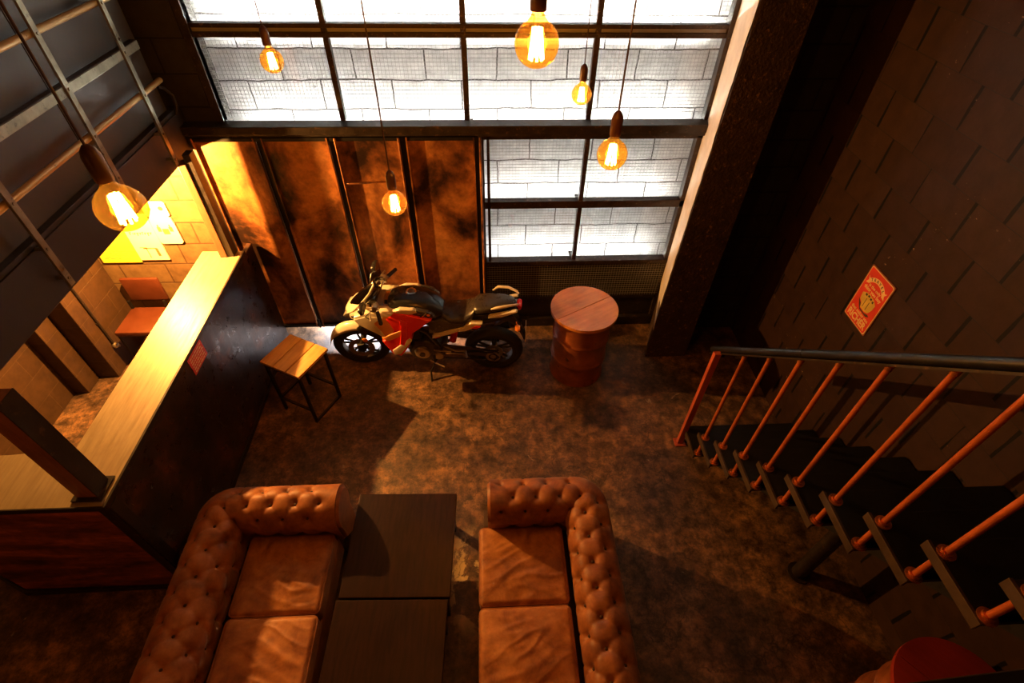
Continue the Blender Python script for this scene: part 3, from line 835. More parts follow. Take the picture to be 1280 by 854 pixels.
    # seat cushions
    ymid = (yfar+ynear)/2+.0
    for ci, (ya, yb) in enumerate(((ymid+.004, yfar-.128), (ynear+.128, ymid-.004))):
        xa, xb = sorted((seat_out, seat_in)); sx, sy = xb-xa, yb-ya; sz = .165; rd = .035
        cx, cy, cz = (xa+xb)/2-ocx, (ya+yb)/2-ocy, .30+sz/2
        c = MB(); bmesh.ops.create_cube(c.bm, size=2.)
        bmesh.ops.subdivide_edges(c.bm, edges=c.bm.edges[:], cuts=59, use_grid_fill=True)
        for v in c.bm.verts:
            q = Vector((v.co.x*sx/2, v.co.y*sy/2, v.co.z*sz/2))
            inn = Vector((max(-sx/2+rd, min(sx/2-rd, q.x)), max(-sy/2+rd, min(sy/2-rd, q.y)), max(-sz/2+rd, min(sz/2-rd, q.z))))
            d = q-inn
            if d.length > 1e-9: q = inn+d.normalized()*rd
            fx, fy = v.co.x, v.co.y
            if v.co.z > 0:
                puff = max(0, (1-fx*fx))*max(0, (1-fy*fy))
                ang = .35+.5*noise.noise(Vector((fx*.8, fy*.8, 7+ci+s*5)))
                u_ = fy*math.cos(ang)-fx*math.sin(ang)*s
                wv_ = fx*math.cos(ang)+fy*math.sin(ang)
                w_ = noise.noise(Vector((u_*3.2, wv_*1.0, 3+ci*4+s*9)))
                w2_ = noise.noise(Vector((u_*7, wv_*2.2, 13+ci*4+s*9)))
                ridge = (1-abs(w_)*2.4); 
                q.z += .020*puff + puff**.5*(.008*max(0,ridge)**2 + .004*w2_)
            v.co = q+Vector((cx,cy,cz))
        cu = c.build('seat_cushion', M['leather_seat'], o, angle=80)
        def loop(z, g):
            pts = []
            hx, hy = sx/2-.004+g, sy/2-.004+g; rc = .035
            for (qx,qy,aa) in ((hx-rc,hy-rc,0),(-hx+rc,hy-rc,90),(-hx+rc,-hy+rc,180),(hx-rc,-hy+rc,270)):
                for k in range(7):
                    a = math.radians(aa+15*k); pts.append((cx+qx+rc*math.cos(a), cy+qy+rc*math.sin(a), z))
            return pts
        MB().tube(loop(cz+sz/2-.020, .001), .0055, 8, closed=True).build('piping', M['leather'], cu)
    return o
sofa('tan leather tufted two-seat sofa left of the low tables with its back to the bar', -1, -1.975, -1.135, -1.79, -1.185, 1.885, .50)
sofa('tan leather tufted two-seat sofa right of the low tables with its back to the stairs', 1, .685, -.025, .505, -.115, 1.880, .50)

# ------------------------------------------------------------------ staircase
st = thing('staircase', 'black steel staircase with copper red balusters and black handrail along the right wall', 'staircase', (1.85,2.75,0))
SX, SY = 1.85, 2.75
def zt(k): return .92+.2375*(k-4)
def yf(k): return 2.06-.2425*(k-4)
NTR = 13
for k in range(1, NTR+1):
    z, y1 = zt(k), yf(k); y0 = y1-.315
    tr_ = MB().box(1.82-SX, 2.845-SX, y0-SY, y1-SY, z-.035, z, .003).box(1.86-SX, 2.845-SX, y1-.05-SY, y1-.035-SY, z-.2375+.0, z-.03).build('tread', M['tread'], st, smooth=False)
    MB().box(1.805-SX, 1.8195-SX, y0-.005-SY, y1+.005-SY, z-.05, z+.004, .002).build('edge_bar', M['tread_edge'], tr_, smooth=False)
for x in (2.05, 2.72):
    m = MB()
    a = (yf(1)-.05, .0); b_ = (yf(NTR)-.1, zt(NTR)-.08)
    pts = [(a[0],0.),(a[0]-.22,0.),(b_[0]-.05,b_[1]-.22),(b_[0],b_[1]),(a[0],.12)]
    A = [m.bm.verts.new((x-.02-SX, p_[0]-SY, p_[1])) for p_ in pts]; B = [m.bm.verts.new((x+.02-SX, p_[0]-SY, p_[1])) for p_ in pts]
    m.bm.faces.new(A); m.bm.faces.new(B)
    for i in range(5): m.bm.faces.new((A[i],A[(i+1)%5],B[(i+1)%5],B[i]))
    m.build('stringer', M['tread'], st, smooth=False)
# handrail: z = 1.2 at y=2.83, slope 1
def zh(y): return 1.185+(2.85-y)*.992
hx = 1.85
MB().tube([(hx-SX,2.90-SY,zh(2.90)),(hx-SX,1.5-SY,zh(1.5)),(hx-SX,.1-SY,zh(.1)),(hx-SX,-.35-SY,zh(-.35))], .026, 16).cyl((hx-SX,2.02-SY,zh(2.02)),(hx-SX,2.012-SY,zh(2.012)),.028,seg=16).build('handrail', M['steel_black'], st)
m = MB(); y0_, y1_ = 2.88, -.35
A = [m.bm.verts.new((hx-SX+dx_, yy-SY, zh(yy)-dz_)) for yy in (y0_, y1_) for dx_, dz_ in ((-.03,.036),(.03,.036),(.03,.052),(-.03,.052))]
for q in ((0,1,2,3),(7,6,5,4),(0,4,5,1),(1,5,6,2),(2,6,7,3),(3,7,4,0)): m.bm.faces.new([A[i] for i in q])
m.build('rail_flat', M['steel_dark'], st, smooth=False)
MB().box(1.80-.027-SX, 1.80+.027-SX, 2.745-.02-SY, 2.745+.02-SY, .012, zh(2.75)-.03, .003).box(1.80-.05-SX,1.80+.05-SX,2.745-.045-SY,2.745+.045-SY,0,.012).build('railing_post', M['rail_red_wood'], st, smooth=False)
MB().box(1.79-SX,1.86-SX,2.73-SY,2.76-SY,zh(2.75)-.07,zh(2.75)-.035).build('post_bracket', M['steel_black'], st, smooth=False)
for k in range(1, 12):
    y = 2.25-.2425*(k-2)
    bl = MB().cyl((1.85-SX,y-SY,max(zt(k),0)), (1.85-SX,y-SY,zh(y)-.045), .0145, seg=14).build('baluster', M['rail_red'], st)
    for zz in (zt(k)+.0, zt(k+1) if k < NTR else None):
        if zz is None: continue
        MB().lathe([(.0145,0),(.036,0),(.036,.008),(.024,.010),(.024,.022),(.0145,.022)],20,Matrix.Translation((1.85-SX,y-SY,zz)),closed=True).build('collar', M['copper'], bl)
    MB().cyl((1.85-SX,y-SY,zh(y)-.075),(1.85-SX,y-SY,zh(y)-.05),.018,seg=14).build('top_collar', M['copper'], bl)
MB().cyl((2.42-SX,1.49-SY,0),(2.42-SX,1.49-SY,zt(5)-.04),.055,seg=24).cyl((2.42-SX,1.49-SY,0),(2.42-SX,1.49-SY,.012),.085,seg=24).build('support_pillar', M['steel_dark'], st)

# ------------------------------------------------------------------ travel sign on the right wall
o = thing('wall_sign', 'red and cream tin sign about travel on the dark block wall above the stairs', 'sign', (2.858,2.83,1.70))
# local: u to the right as read = towards -y (reader looks along +x), w up. build in (u,w) then map
Wd, Hd = .145, .235
mp = Matrix(((0,0,-1,0),(-1,0,0,0),(0,1,0,0),(0,0,0,1)))   # (u,w,n) -> world ; n = -x outwards
def rrect(w_, h_, r_, n=5):
    pts = []
    for (cx,cy,aa) in ((w_-r_,h_-r_,0),(-w_+r_,h_-r_,90),(-w_+r_,-h_+r_,180),(w_-r_,-h_+r_,270)):
        for k in range(n+1):
            a = math.radians(aa+90*k/n); pts.append((cx+r_*math.cos(a), cy+r_*math.sin(a)))
    return pts
def flat(name, pts, n0, n1, mat, parent, mtx):
    m = MB(); A = [m.bm.verts.new((x,y,n0)) for x,y in pts]; B = [m.bm.verts.new((x,y,n1)) for x,y in pts]
    m.bm.faces.new(A); m.bm.faces.new(B); n = len(pts)
    for i in range(n): m.bm.faces.new((A[i],A[(i+1)%n],B[(i+1)%n],B[i]))
    bmesh.ops.transform(m.bm, matrix=mtx, verts=m.bm.verts)
    return m.build(name, mat, parent, smooth=False)
flat('plate', rrect(Wd,Hd,.012), 0, .010, M['sign_edge'], o, mp)
flat('border', rrect(Wd-.008,Hd-.008,.014), .010, .0115, M['sign_cream'], o, mp)
flat('red_field', rrect(Wd-.013,Hd-.013,.014), .0115, .0125, M['sign_red'], o, mp)
# ribbon with TRAVEL
rp = []
for k in range(13):
    a = math.radians(140-100*k/12); rp.append((.135*math.cos(a), .045+.145*math.sin(a)))
for k in range(12,-1,-1):
    a = math.radians(140-100*k/12); rp.append((.105*math.cos(a), .045+.110*math.sin(a)))
rp = [(x, y-.005) for x, y in rp]
flat('ribbon', rp, .0125, .0135, M['sign_cream'], o, mp)
flat('ribbon_end', [(-.118,.155),(-.085,.135),(-.08,.105),(-.118,.095),(-.10,.125)], .0125, .0133, M['sign_cream'], o, mp)
flat('ribbon_end', [(.118,.155),(.085,.135),(.08,.105),(.118,.095),(.10,.125)], .0125, .0133, M['sign_cream'], o, mp)
for i, chr_ in enumerate('TRAVEL'):
    a = math.radians(126-72*i/5)
    mt = mp @ Matrix.Translation((.120*math.cos(a), .040+.127*math.sin(a), .0137)) @ Matrix.Rotation(a-PI/2, 4, 'Z')
    text_mesh('lettering', chr_, .032, M['sign_dark'], o, mt, .0006, sx=.9, bold=.0006)
def tline(txt, size, w, y, mat='sign_cream', sx=1., bold=.0008):
    text_mesh('lettering', txt, size, M[mat], o, mp@Matrix.Translation((0,y,.0132)), .0006, sx=sx, bold=bold)
tline('is the only', .034, 0, .105)
tline('thing you buy', .040, 0, .070, sx=.95, bold=.0012)
tline('that makes you', .040, 0, -.125, sx=.88)
tline('RICHER', .078, 0, -.180, sx=.86, bold=.0022)
il = [(-.085,.02),(-.05,.042),(.0,.048),(.05,.040),(.085,.015),(.08,-.03),(.06,-.075),(.02,-.088),(-.03,-.085),(-.045,-.05),(-.075,-.035)]
flat('illustration', il, .0125, .0135, M['sign_yellow'], o, mp)
flat('illustration_shadow', [(-.09,-.035),(-.045,-.06),(-.03,-.092),(.03,-.096),(.07,-.082),(.09,-.09),(.06,-.108),(-.03,-.104),(-.06,-.075)], .0125, .0131, M['sign_dark'], o, mp)
for (a_,b_,c_2,d_) in ((-.05,-.03,.020,.038),(-.02,.0,.026,.042),(.01,.03,.020,.036),(.04,.055,.012,.03),(.02,.026,-.07,.0),(-.02,-.015,-.07,.01)):
    flat('illustration_detail', [(a_,c_2),(b_,c_2),(b_,d_),(a_,d_)], .0135, .0140, M['sign_dark'], o, mp)

# ------------------------------------------------------------------ pendant bulbs
WARM = (1., .34, .055)
def pendant(label, c, R=.0625, power=10):
    o = thing('pendant_bulb', label, 'lamp', (c[0],c[1],ZC), group='bare filament bulbs hanging on long cords')
    z = c[2]-ZC
    # globe with neck
    pr = []
    for k in range(21):
        a = -PI/2+ (PI/2+math.radians(62))*k/20
        pr.append((R*math.cos(a), z+R*math.sin(a)))
    pr += [(.0185, z+R+.008), (.0155, z+R+.022), (.0145, z+R+.035)]
    MB().lathe(pr, 32).build('glass_globe', M['bulb'], o)
    f_ = MB()
    for k in range(8):
        a = 2*PI*k/8; r_ = .020
        f_.cyl((r_*math.cos(a), r_*math.sin(a), z-.040), (r_*.6*math.cos(a+.4), r_*.6*math.sin(a+.4), z+.040), .0036, seg=6)
    f_.build('filament', M['filament'], o)
    MB().cyl((0,0,z+.0),(0,0,z+R+.02),.003,seg=8).build('stem', M['glass'], o)
    MB().lathe([(0,z+R+.018),(.022,z+R+.018),(.023,z+R+.03),(.023,z+R+.085),(.018,z+R+.10),(.008,z+R+.112),(0,z+R+.114)],24).build('lamp_holder', M['bakelite'], o)
    MB().cyl((0,0,z+R+.112),(0,0,-.02),.0035,seg=8).build('cord', M['cord'], o)
    MB().lathe([(0,0),(.04,0),(.04,-.015),(.01,-.03),(0,-.03)],20).build('ceiling_rose', M['bakelite'], o)
    L = bpy.data.lights.new('bulb_light', 'POINT'); L.energy = power; L.color = WARM; L.shadow_soft_size = .03
    lo_ = bpy.data.objects.new('bulb_light', L); COL.objects.link(lo_); lo_.location = (c[0],c[1],c[2])
    return o
pendant('filament bulb hanging over the bar in front of the mezzanine edge at left', (-.984,1.281,3.453))
pendant('largest-looking filament bulb, cut by the top frame edge, hanging before the upper window', (.148,1.599,3.766))
pendant('small filament bulb hanging before the leftmost upper window pane', (-1.182,3.198,3.244))
pendant('small filament bulb hanging farthest back before the third upper pane', (.604,3.346,3.009))
pendant('filament bulb hanging before the lower right window', (.517,2.021,3.244))
pendant('filament bulb hanging lowest in front of the rusted steel sheets', (-.467,2.352,2.84), power=22)

# lamp under the mezzanine, behind the fascia
def spot(name, kind, loc_, energy, color, rad, rot=None, **kw):
    L = bpy.data.lights.new(name, kind); L.energy = energy; L.color = color
    if kind in ('POINT','SPOT'): L.shadow_soft_size = rad
    for k, v in kw.items(): setattr(L, k, v)
    o_ = bpy.data.objects.new(name, L); COL.objects.link(o_); o_.location = loc_
    if rot: o_.rotation_euler = rot
    return o_
spot('bar_lamp', 'POINT', (-3.0,3.88,2.02), 680, (1,.44,.10), .02)
# daylight slipping under the door
spot('door_gap_daylight', 'AREA', (-1.40,4.70,.215), 65, (.80,.86,1.0), .1, (math.radians(-75),0,0), shape='RECTANGLE', size=1.2, size_y=.02)
# further lamps of the hall, behind and above the balcony we stand on
spot('hall_lamp', 'POINT', (.9,-.5,4.3), 11, (1,.26,.04), .05)
spot('hall_lamp', 'POINT', (-3.0,-.7,1.95), 16, (1,.25,.035), .05)
spot('hall_lamp', 'POINT', (-2.0,-.9,3.6), 9, (1,.26,.04), .05)

# ------------------------------------------------------------------ balcony rail in the lower right corner
o = thing('balcony_handrail', 'out of focus dark rail crossing the bottom right corner of the view', 'railing', (.8,.16,3.30))
MB().box(-.62,.9,-.075,.0,-.03,.05,.012,Matrix.Rotation(.055,4,'Z')).build('rail', M['steel_black'], o)

# ------------------------------------------------------------------ motorcycle
mc = thing('motorcycle', 'white, red and black sport motorcycle parked before the rusted steel sheets', 'motorcycle', (-.665,3.87,0), (math.radians(5),0,math.radians(-4.6)))
RX = Matrix.Rotation(PI/2, 4, 'X')
def wheel(name, x, R, wd, disc, steer=0.):
    w = empty(name, (x,0,R)); w.parent = mc; w.rotation_euler = (0,0,steer)
    tp = [(R-.095,-wd*.36),(R-.075,-wd*.47),(R-.045,-wd*.5),(R-.018,-wd*.36),(R-.003,-wd*.16),(R,0),(R-.003,wd*.16),(R-.018,wd*.36),(R-.045,wd*.5),(R-.075,wd*.47),(R-.095,wd*.36)]
    MB().lathe(tp, 56, RX, closed=True).build('tyre', M['rubber'], w)
    MB().lathe([(R-.105,-wd*.38),(R-.088,-wd*.40),(R-.088,wd*.40),(R-.105,wd*.38),(R-.112,.0)],56,RX,closed=True).build('rim', M['dark_alloy'], w)
    m = MB()
    for k in range(5):
        a = 2*PI*k/5+.3
        for da in (-.16,.16):
            p0 = (.03*math.cos(a),0,.03*math.sin(a)); p1 = ((R-.105)*math.cos(a+da),0,(R-.105)*math.sin(a+da))
            m.cyl(p0,p1,.014,.010,seg=8)
    m.build('spoke', M['dark_alloy'], w)
    MB().cyl((0,-.06,0),(0,.06,0),.036,seg=20).cyl((0,-.085,0),(0,.085,0),.012,seg=12).build('hub', M['alloy'], w)
    m = MB(); m.lathe([(disc*.62,-.0),(disc,-.0),(disc,.005),(disc*.62,.005)],40,Matrix.Translation((0,-.055,0))@RX,closed=True)
    for k in range(6):
        a = PI*k/3; m.cyl((.03*math.cos(a),-.055,.03*math.sin(a)),(disc*.66*math.cos(a),-.055,disc*.66*math.sin(a)),.006,seg=6)
    m.build('brake_disc', M['alloy'], w)
    return w
wf = wheel('front_wheel', -.685, .298, .10, .135, math.radians(6))
wr = wheel('rear_wheel', .705, .305, .13, .10)
def part(mb, name, mat, parent=mc, **kw): return mb.build(name, M[mat], parent, **kw)
# fork and fender
for sy in (-1,1):
    part(MB().cyl((-.685,sy*.078,.30),(-.60,sy*.078,.52),.024,seg=14).cyl((-.60,sy*.078,.52),(-.435,sy*.078,.955),.017,seg=14), 'fork_leg', 'dark_alloy')
part(MB().prism([(-.70,.40),(-.62,.42),(-.60,.35),(-.64,.28),(-.69,.30)],-.115,-.085,.008), 'brake_caliper', 'steel_black')
part(MB().lathe([(0,0),(.024,0),(.028,.006),(.024,.014),(0,.016)],20,Matrix.Translation((-.60,-.095,.475))@RX), 'reflector', 'amber')
fm = MB()
rws = []
for i in range(25):
    a = math.radians(66+ (174-66)*i/24); e = math.sin(PI*i/24)
    rws.append([( -.685+ (.318+.006*math.cos(b*PI/2)*1)*math.cos(a)*(1), b*(.058+.008*e), .30+(.318+ .022*math.cos(b*PI/2))*math.sin(a) - abs(b)**3*.045*(.4+e)) for b in [q/6-1 for q in range(13)]])
fm.grid(rws); fo = part(fm, 'front_fender', 'm_white'); so = fo.modifiers.new('t','SOLIDIFY'); so.thickness = .004
part(MB().prism([(-.62,.54),(-.52,.60),(-.53,.66),(-.60,.70),(-.655,.64)],-.098,-.070,.008), 'fender_stay', 'm_grey')
part(MB().prism([(-.62,.54),(-.52,.60),(-.53,.66),(-.60,.70),(-.655,.64)],.070,.098,.008), 'fender_stay', 'm_grey')
# nose cowl
part(MB().loft([(-.725,0,.83,.045,.035,2.4),(-.69,0,.845,.10,.065,2.6),(-.63,0,.865,.150,.085,2.8),(-.56,0,.885,.175,.095,3),(-.50,0,.90,.165,.10,3),(-.455,0,.91,.13,.095,3)]), 'nose_cowl', 'm_white')
part(MB().prism([(-.735,.845),(-.68,.815),(-.60,.835),(-.64,.885),(-.70,.885)],-.120,-.045,.012,taper=.95), 'headlight', 'lens')
part(MB().prism([(-.735,.845),(-.68,.815),(-.60,.835),(-.64,.885),(-.70,.885)],.045,.120,.012,taper=.95), 'headlight', 'lens')
part(MB().sphere((-.60,-.168,.895),.022,14,(1.5,.5,.8)), 'position_lamp', 'm_black')
sw = MB(); rws = []
for i in range(11):
    q = i/10; x = -.69+.31*q; z = .90+.34*q**.9; hw = .12-.05*q**2
    rws.append([(x+.10*abs(b)**2.0*(1-.3*q), b*hw, z-.05*abs(b)**2*(1-q*.3)) for b in [k/6-1 for k in range(13)]])
sw.grid(rws); so_ = part(sw,'windscreen','screen'); md = so_.modifiers.new('t','SOLIDIFY'); md.thickness = .003
part(MB().tube([(-.68,-.11,.885),(-.62,-.13,.93),(-.52,-.125,1.03),(-.43,-.095,1.13),(-.385,-.05,1.20),(-.38,0,1.215)], .009), 'screen_edge', 'm_white')
part(MB().prism([(-.50,.93),(-.39,.93),(-.38,1.05),(-.42,1.09),(-.50,1.03)],-.09,.09,.02), 'dashboard', 'm_black')
# fairing sides (white blending to orange, then red)
for sy in (-1,1):
    def fp(pts, y_in, y_out, bev=.014, taper=.96):
        return MB().prism(pts, sy*y_in, sy*y_out, bev, taper=taper, seg=3, mat=Matrix(((1,0,0,0),(0,1,-sy*.22,sy*.20),(0,0,1,0),(0,0,0,1))))
    part(fp([(-.59,.90),(-.56,.85),(-.46,.80),(-.36,.71),(-.30,.68),(-.20,.73),(-.10,.86),(-.16,.965),(-.30,.985),(-.46,.955)], .10,.205), 'side_fairing', 'm_orange')
    part(fp([(-.605,.905),(-.56,.84),(-.44,.79),(-.36,.72),(-.31,.70),(-.36,.80),(-.42,.875),(-.30,.94),(-.47,.95)], .12,.213,.010), 'front_side_fairing', 'm_white')
    part(fp([(-.605,.925),(-.585,.89),(-.48,.905),(-.30,.945),(-.14,.955),(-.17,.985),(-.30,.995),(-.47,.975)], .12,.208,.010), 'fairing_top', 'm_white')
    part(fp([(-.30,.92),(-.21,1.00),(-.10,.985),(.02,.95),(.155,.925),(.04,.84),(-.07,.775),(-.055,.70),(-.10,.60),(-.19,.475),(-.27,.50),(-.37,.66),(-.27,.70),(-.21,.80)], .11,.212), 'red_fairing', 'm_red')
    part(fp([(-.16,.93),(-.09,.90),(-.095,.75),(-.14,.62),(-.19,.64),(-.15,.78)], .20,.224,.008), 'fairing_blade', 'm_red')
    part(fp([(-.27,.56),(-.08,.72),(-.06,.69),(-.19,.52),(-.25,.51)], .20,.222,.006), 'fairing_stripe', 'm_white')
    part(fp([(-.36,.70),(-.30,.665),(-.14,.745),(-.11,.80),(-.17,.80)], .19,.216,.006), 'fairing_stripe', 'm_orange')
# tank
part(MB().loft([(-.29,0,.96,.06,.05,2.4),(-.26,0,.97,.12,.085,2.4),(-.18,0,.975,.150,.105,2.5),(-.06,0,.975,.165,.112,2.5),(.06,0,.950,.160,.105,2.6),(.16,0,.915,.14,.09,2.6),(.23,0,.88,.10,.06,2.5)], 28), 'fuel_tank', 'm_black')
for sy in (-1,1):
    part(MB().prism([(-.24,.985),(-.16,.955),(-.04,.965),(.03,1.00),(-.02,1.035),(-.15,1.035)], sy*.14, sy*.186,.014,taper=.92,seg=3), 'tank_panel', 'm_white')
    part(MB().prism([(-.05,.955),(.06,.935),(.19,.915),(.12,1.00),(.0,1.03)], sy*.135, sy*.180,.014,taper=.92,seg=3), 'tank_rear_panel', 'm_grey')
sk = part(MB().prism([(.03,.94),(.10,.915),(.155,.975),(.10,1.015)], -.184,-.1785,.002), 'sticker', 'm_black', smooth=False)
MB().prism([(.045,.945),(.06,.94),(.105,1.00),(.095,1.005)],-.1855,-.184).prism([(.07,.935),(.11,.925),(.112,.932),(.073,.944)],-.1855,-.184).build('sticker_mark', M['chrome'], sk, smooth=False)
MB().lathe([(0,0),(.017,0),(.017,.002),(0,.002)],16,Matrix.Translation((.115,-.184,.972))@RX).build('sticker_dot', M['amber'], sk, smooth=False)
cp_ = part(MB().lathe([(0,0),(.036,0),(.046,.002),(.050,.010),(.040,.016),(0,.013)],28,Matrix.Translation((-.06,0,1.084))), 'fuel_cap', 'chrome')
MB().lathe([(0,0),(.030,0),(.030,.003),(0,.003)],24,Matrix.Translation((-.06,0,1.098))).build('cap_centre', M['m_grey'], cp_)
# handlebars
part(MB().box(-.43,-.33,-.11,.11,.985,1.005,.006).cyl((-.385,0,.90),(-.385,0,1.01),.03,seg=16), 'triple_clamp', 'alloy')
for sy in (-1,1):
    part(MB().tube([(-.385,sy*.09,1.01),(-.37,sy*.12,1.05),(-.35,sy*.20,1.055),(-.30,sy*.31,1.035)], .0115), 'handlebar', 'alloy')
    part(MB().cyl((-.335,sy*.24,1.048),(-.285,sy*.355,1.03),.0185,seg=14).sphere((-.284,sy*.358,1.03),.02,12), 'grip', 'rubber')
    part(MB().tube([(-.375,sy*.175,1.06),(-.41,sy*.21,1.055),(-.38,sy*.34,1.035)], .0065), 'lever', 'alloy')
    part(MB().prism([(-.40,1.03),(-.33,1.03),(-.33,1.09),(-.38,1.10)], sy*.165, sy*.225,.01), 'switch_block', 'alloy')
    part(MB().tube([(-.39,sy*.20,1.04),(-.46,sy*.24,.98),(-.44,sy*.20,.90),(-.38,sy*.13,.86)], .005), 'cable', 'm_black')
    part(MB().tube([(-.50,sy*.14,1.0),(-.48,sy*.22,1.09),(-.44,sy*.27,1.13)],.007).loft([(-.475,sy*.28,1.14,.055,.028,2.4),(-.45,sy*.285,1.14,.075,.042,2.4),(-.43,sy*.285,1.14,.072,.040,2.4)],16), 'mirror', 'm_black')
# seats
part(MB().loft([(.15,0,.885,.075,.03,2.4),(.20,0,.875,.10,.045,2.4),(.30,0,.835,.150,.055,2.2),(.42,0,.835,.160,.055,2.2),(.50,0,.880,.135,.06,2.4),(.53,0,.92,.11,.05,2.6)],24), 'rider_seat', 'm_seat')
part(MB().loft([(.53,0,.945,.09,.035,2.4),(.56,0,.955,.12,.045,2.6),(.66,0,.975,.12,.045,2.6),(.78,0,.995,.10,.04,2.6),(.88,0,1.01,.07,.025,2.4),(.91,0,1.01,.04,.012,2.4)],24), 'passenger_seat', 'm_seat')
for sy in (-1,1):
    part(MB().tube([(.70,sy*.125,1.02),(.75,sy*.14,1.055),(.85,sy*.125,1.068),(.93,sy*.09,1.055),(.95,sy*.07,1.04)], [.008,.014,.014,.012,.008]), 'grab_rail', 'm_white')
    part(MB().prism([(.10,.60),(.12,.655),(.30,.735),(.47,.80),(.56,.845),(.50,.79),(.30,.69)], sy*.11, sy*.165,.010,taper=.97,seg=3), 'side_panel', 'm_white')
    part(MB().prism([(.36,.72),(.50,.86),(.62,.855),(.56,.80),(.44,.745)], sy*.115, sy*.172,.010,taper=.97,seg=3), 'tail_panel', 'm_white')
    part(MB().prism([(.50,.795),(.55,.83),(.60,.825),(.56,.79)], sy*.165, sy*.177,.003), 'panel_mark', 'm_red')
    part(MB().prism([(.66,.885),(.68,.915),(.93,.995),(.95,.985),(.80,.91)], sy*.085, sy*.125,.008,taper=.97), 'tail_flash', 'm_white')
    part(MB().prism([(.08,.66),(.08,.84),(.22,.86),(.38,.82),(.48,.80),(.30,.71)], sy*.09, sy*.145,.012,seg=3), 'frame_cover', 'm_grey')
    part(MB().prism([(.13,.59),(.19,.62),(.21,.655),(.15,.645)], sy*.13, sy*.150,.004), 'panel_mark', 'm_red')
part(MB().prism([(.40,.74),(.52,.89),(.70,.92),(.93,.995),(.96,.96),(.84,.86),(.62,.76)], -.085,.085,.02,seg=3), 'tail_cowl', 'm_black')
part(MB().prism([(.92,.965),(.955,1.005),(.985,.985),(.975,.945),(.94,.94)], -.05,.05,.01), 'tail_light', 'tail_red')
part(MB().prism([(.72,.70),(.80,.83),(.90,.87),(.98,.72),(1.03,.52),(1.015,.515),(.95,.70),(.86,.80)], -.06,.06,.006), 'rear_fender', 'm_black')
pl_ = part(MB().box(1.028,1.034,-.08,.08,.50,.66,.001,Matrix.Rotation(-.0,4,'Y')), 'number_plate', 'm_white', smooth=False)
for sy in (-1,1):
    part(MB().tube([(.93,sy*.04,.78),(.95,sy*.12,.785)], .006).loft([(.925,sy*.14,.785,.03,.014,2),(.95,sy*.14,.785,.045,.02,2),(.975,sy*.14,.785,.03,.014,2)],14), 'turn_signal', 'amber')
# engine, frame, swingarm
part(MB().prism([(-.17,.34),(-.14,.24),(.0,.17),(.16,.20),(.22,.32),(.18,.44),(.02,.50),(-.10,.47)],-.12,.12,.03,seg=3), 'engine_case', 'dark_alloy')
m = MB()
for k in range(9): m.box(-.16+.0,.02,-.085,.085,.0,.011,.003, Matrix.Translation((-.05,0,.48+.022*k))@Matrix.Rotation(math.radians(22),4,'Y'))
m.box(-.13,.0,-.06,.06,.46,.72,.01, Matrix.Translation((-.03,0,0)))
part(m, 'cylinder', 'dark_alloy')
for x, z, r0, nm in ((-.02,.34,.085,'clutch_cover'),(.14,.31,.06,'sprocket_cover')):
    part(MB().lathe([(0,0),(r0*.7,0),(r0*.9,-.008),(r0,-.03),(r0,-.05),(0,-.05)],28,Matrix.Translation((x,-.155,z))@Matrix.Rotation(-PI/2,4,'X')@Matrix.Rotation(PI,4,'X')), nm, 'alloy')
part(MB().cyl((-.02,-.165,.34),(-.02,-.155,.34),.03,seg=20), 'cover_badge', 'dark_alloy')
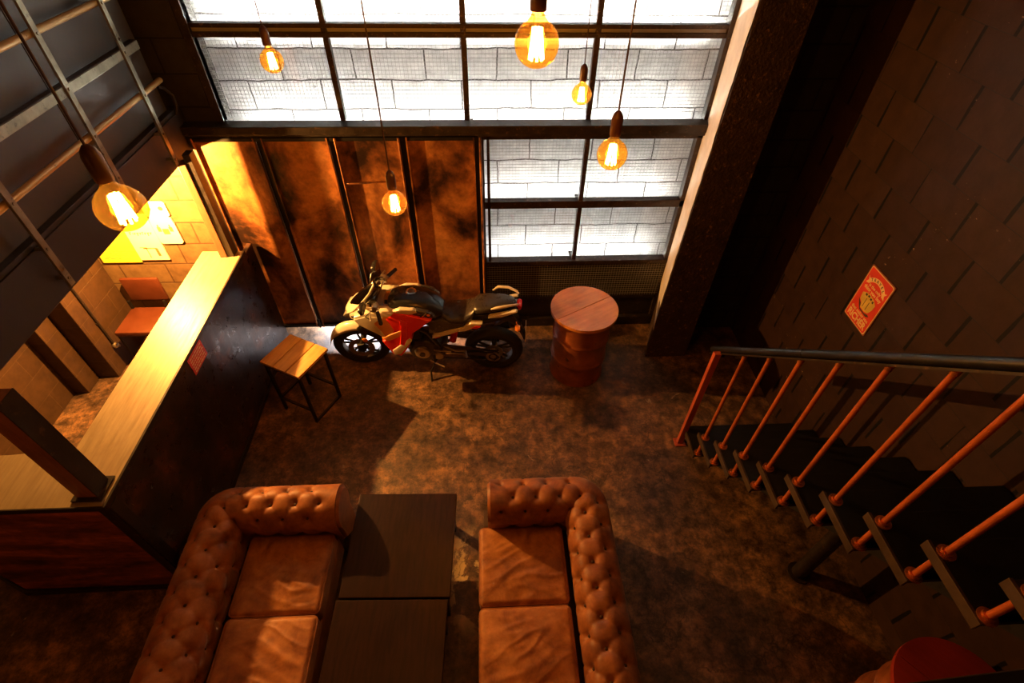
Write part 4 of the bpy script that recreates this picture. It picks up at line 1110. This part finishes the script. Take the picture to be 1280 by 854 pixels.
for sy in (-1,1):
    part(MB().tube([(-.36,sy*.06,.88),(-.20,sy*.11,.82),(.05,sy*.12,.66),(.17,sy*.115,.42),(.16,sy*.10,.30)], .022), 'frame_spar', 'm_black')
    part(MB().tube([(.08,sy*.10,.68),(.40,sy*.10,.76),(.80,sy*.07,.88)], .012), 'rear_subframe', 'm_black')
    part(MB().prism([(.17,.42),(.17,.35),(.70,.285),(.76,.285),(.76,.325),(.70,.33),(.45,.39)], sy*.095, sy*.120,.006), 'swingarm', 'dark_alloy')
    part(MB().tube([(.20,sy*.10,.42),(.32,sy*.14,.40),(.43,sy*.17,.44)],.009).cyl((.43,sy*.17,.44),(.45,sy*.25,.44),.012,seg=10), 'footpeg', 'alloy')
    part(MB().cyl((.10,sy*.15,.33),(.12,sy*.24,.33),.013,seg=10), 'rider_footpeg', 'rubber')
part(MB().prism([(.18,.455),(.20,.475),(.50,.44),(.70,.40),(.76,.40),(.74,.385),(.45,.415)], -.130,-.112,.003), 'chain_guard', 'steel_dark')
part(MB().tube([(.14,-.128,.355),(.40,-.128,.365),(.705,-.128,.375),(.765,-.128,.305),(.705,-.128,.235),(.40,-.128,.265),(.14,-.128,.265)], .007, 6, closed=True), 'chain', 'steel_dark')
part(MB().lathe([(.05,0),(.075,0),(.075,.006),(.05,.006)],36,Matrix.Translation((.705,-.122,.305))@RX,closed=True).lathe([(0,0),(.03,0),(.03,.006),(0,.006)],20,Matrix.Translation((.705,-.122,.305))@RX), 'rear_sprocket', 'alloy')
part(MB().tube([(.10,-.14,.40),(.28,-.16,.405)],.008).tube([(.05,-.15,.24),(.20,-.20,.20)],.008), 'shift_linkage', 'alloy')
part(MB().tube([(.12,-.10,.24),(.05,-.20,.11),(.06,-.265,.012)], .010).box(.02,.11,-.285,-.245,.0,.010,.003), 'kickstand', 'steel_black')
part(MB().cyl((.28,0,.40),(.36,0,.74),.035,seg=18), 'shock_absorber', 'm_red')
part(MB().tube([(-.14,.06,.55),(-.24,.07,.42),(-.20,.08,.20),(.0,.10,.16),(.22,.13,.24),(.36,.15,.36)], .018).cyl((.36,.15,.36),(.86,.17,.50),.045,.052,seg=20), 'exhaust', 'dark_alloy')
part(MB().prism([(-.30,.50),(-.22,.46),(-.12,.22),(.06,.15),(.12,.17),(-.06,.26),(-.16,.46)], -.09,.09,.012), 'belly_pan', 'm_black')

# ------------------------------------------------------------------ world, view
w = bpy.data.worlds.new('world'); SC.world = w; w.use_nodes = True
w.node_tree.nodes['Background'].inputs[0].default_value = (.5,.3,.15,1)
w.node_tree.nodes['Background'].inputs[1].default_value = .02
SC.view_settings.view_transform = 'Standard'; SC.view_settings.look = 'None'
SC.view_settings.gamma = 1; SC.view_settings.use_curve_mapping = False
SC.view_settings.exposure = 0
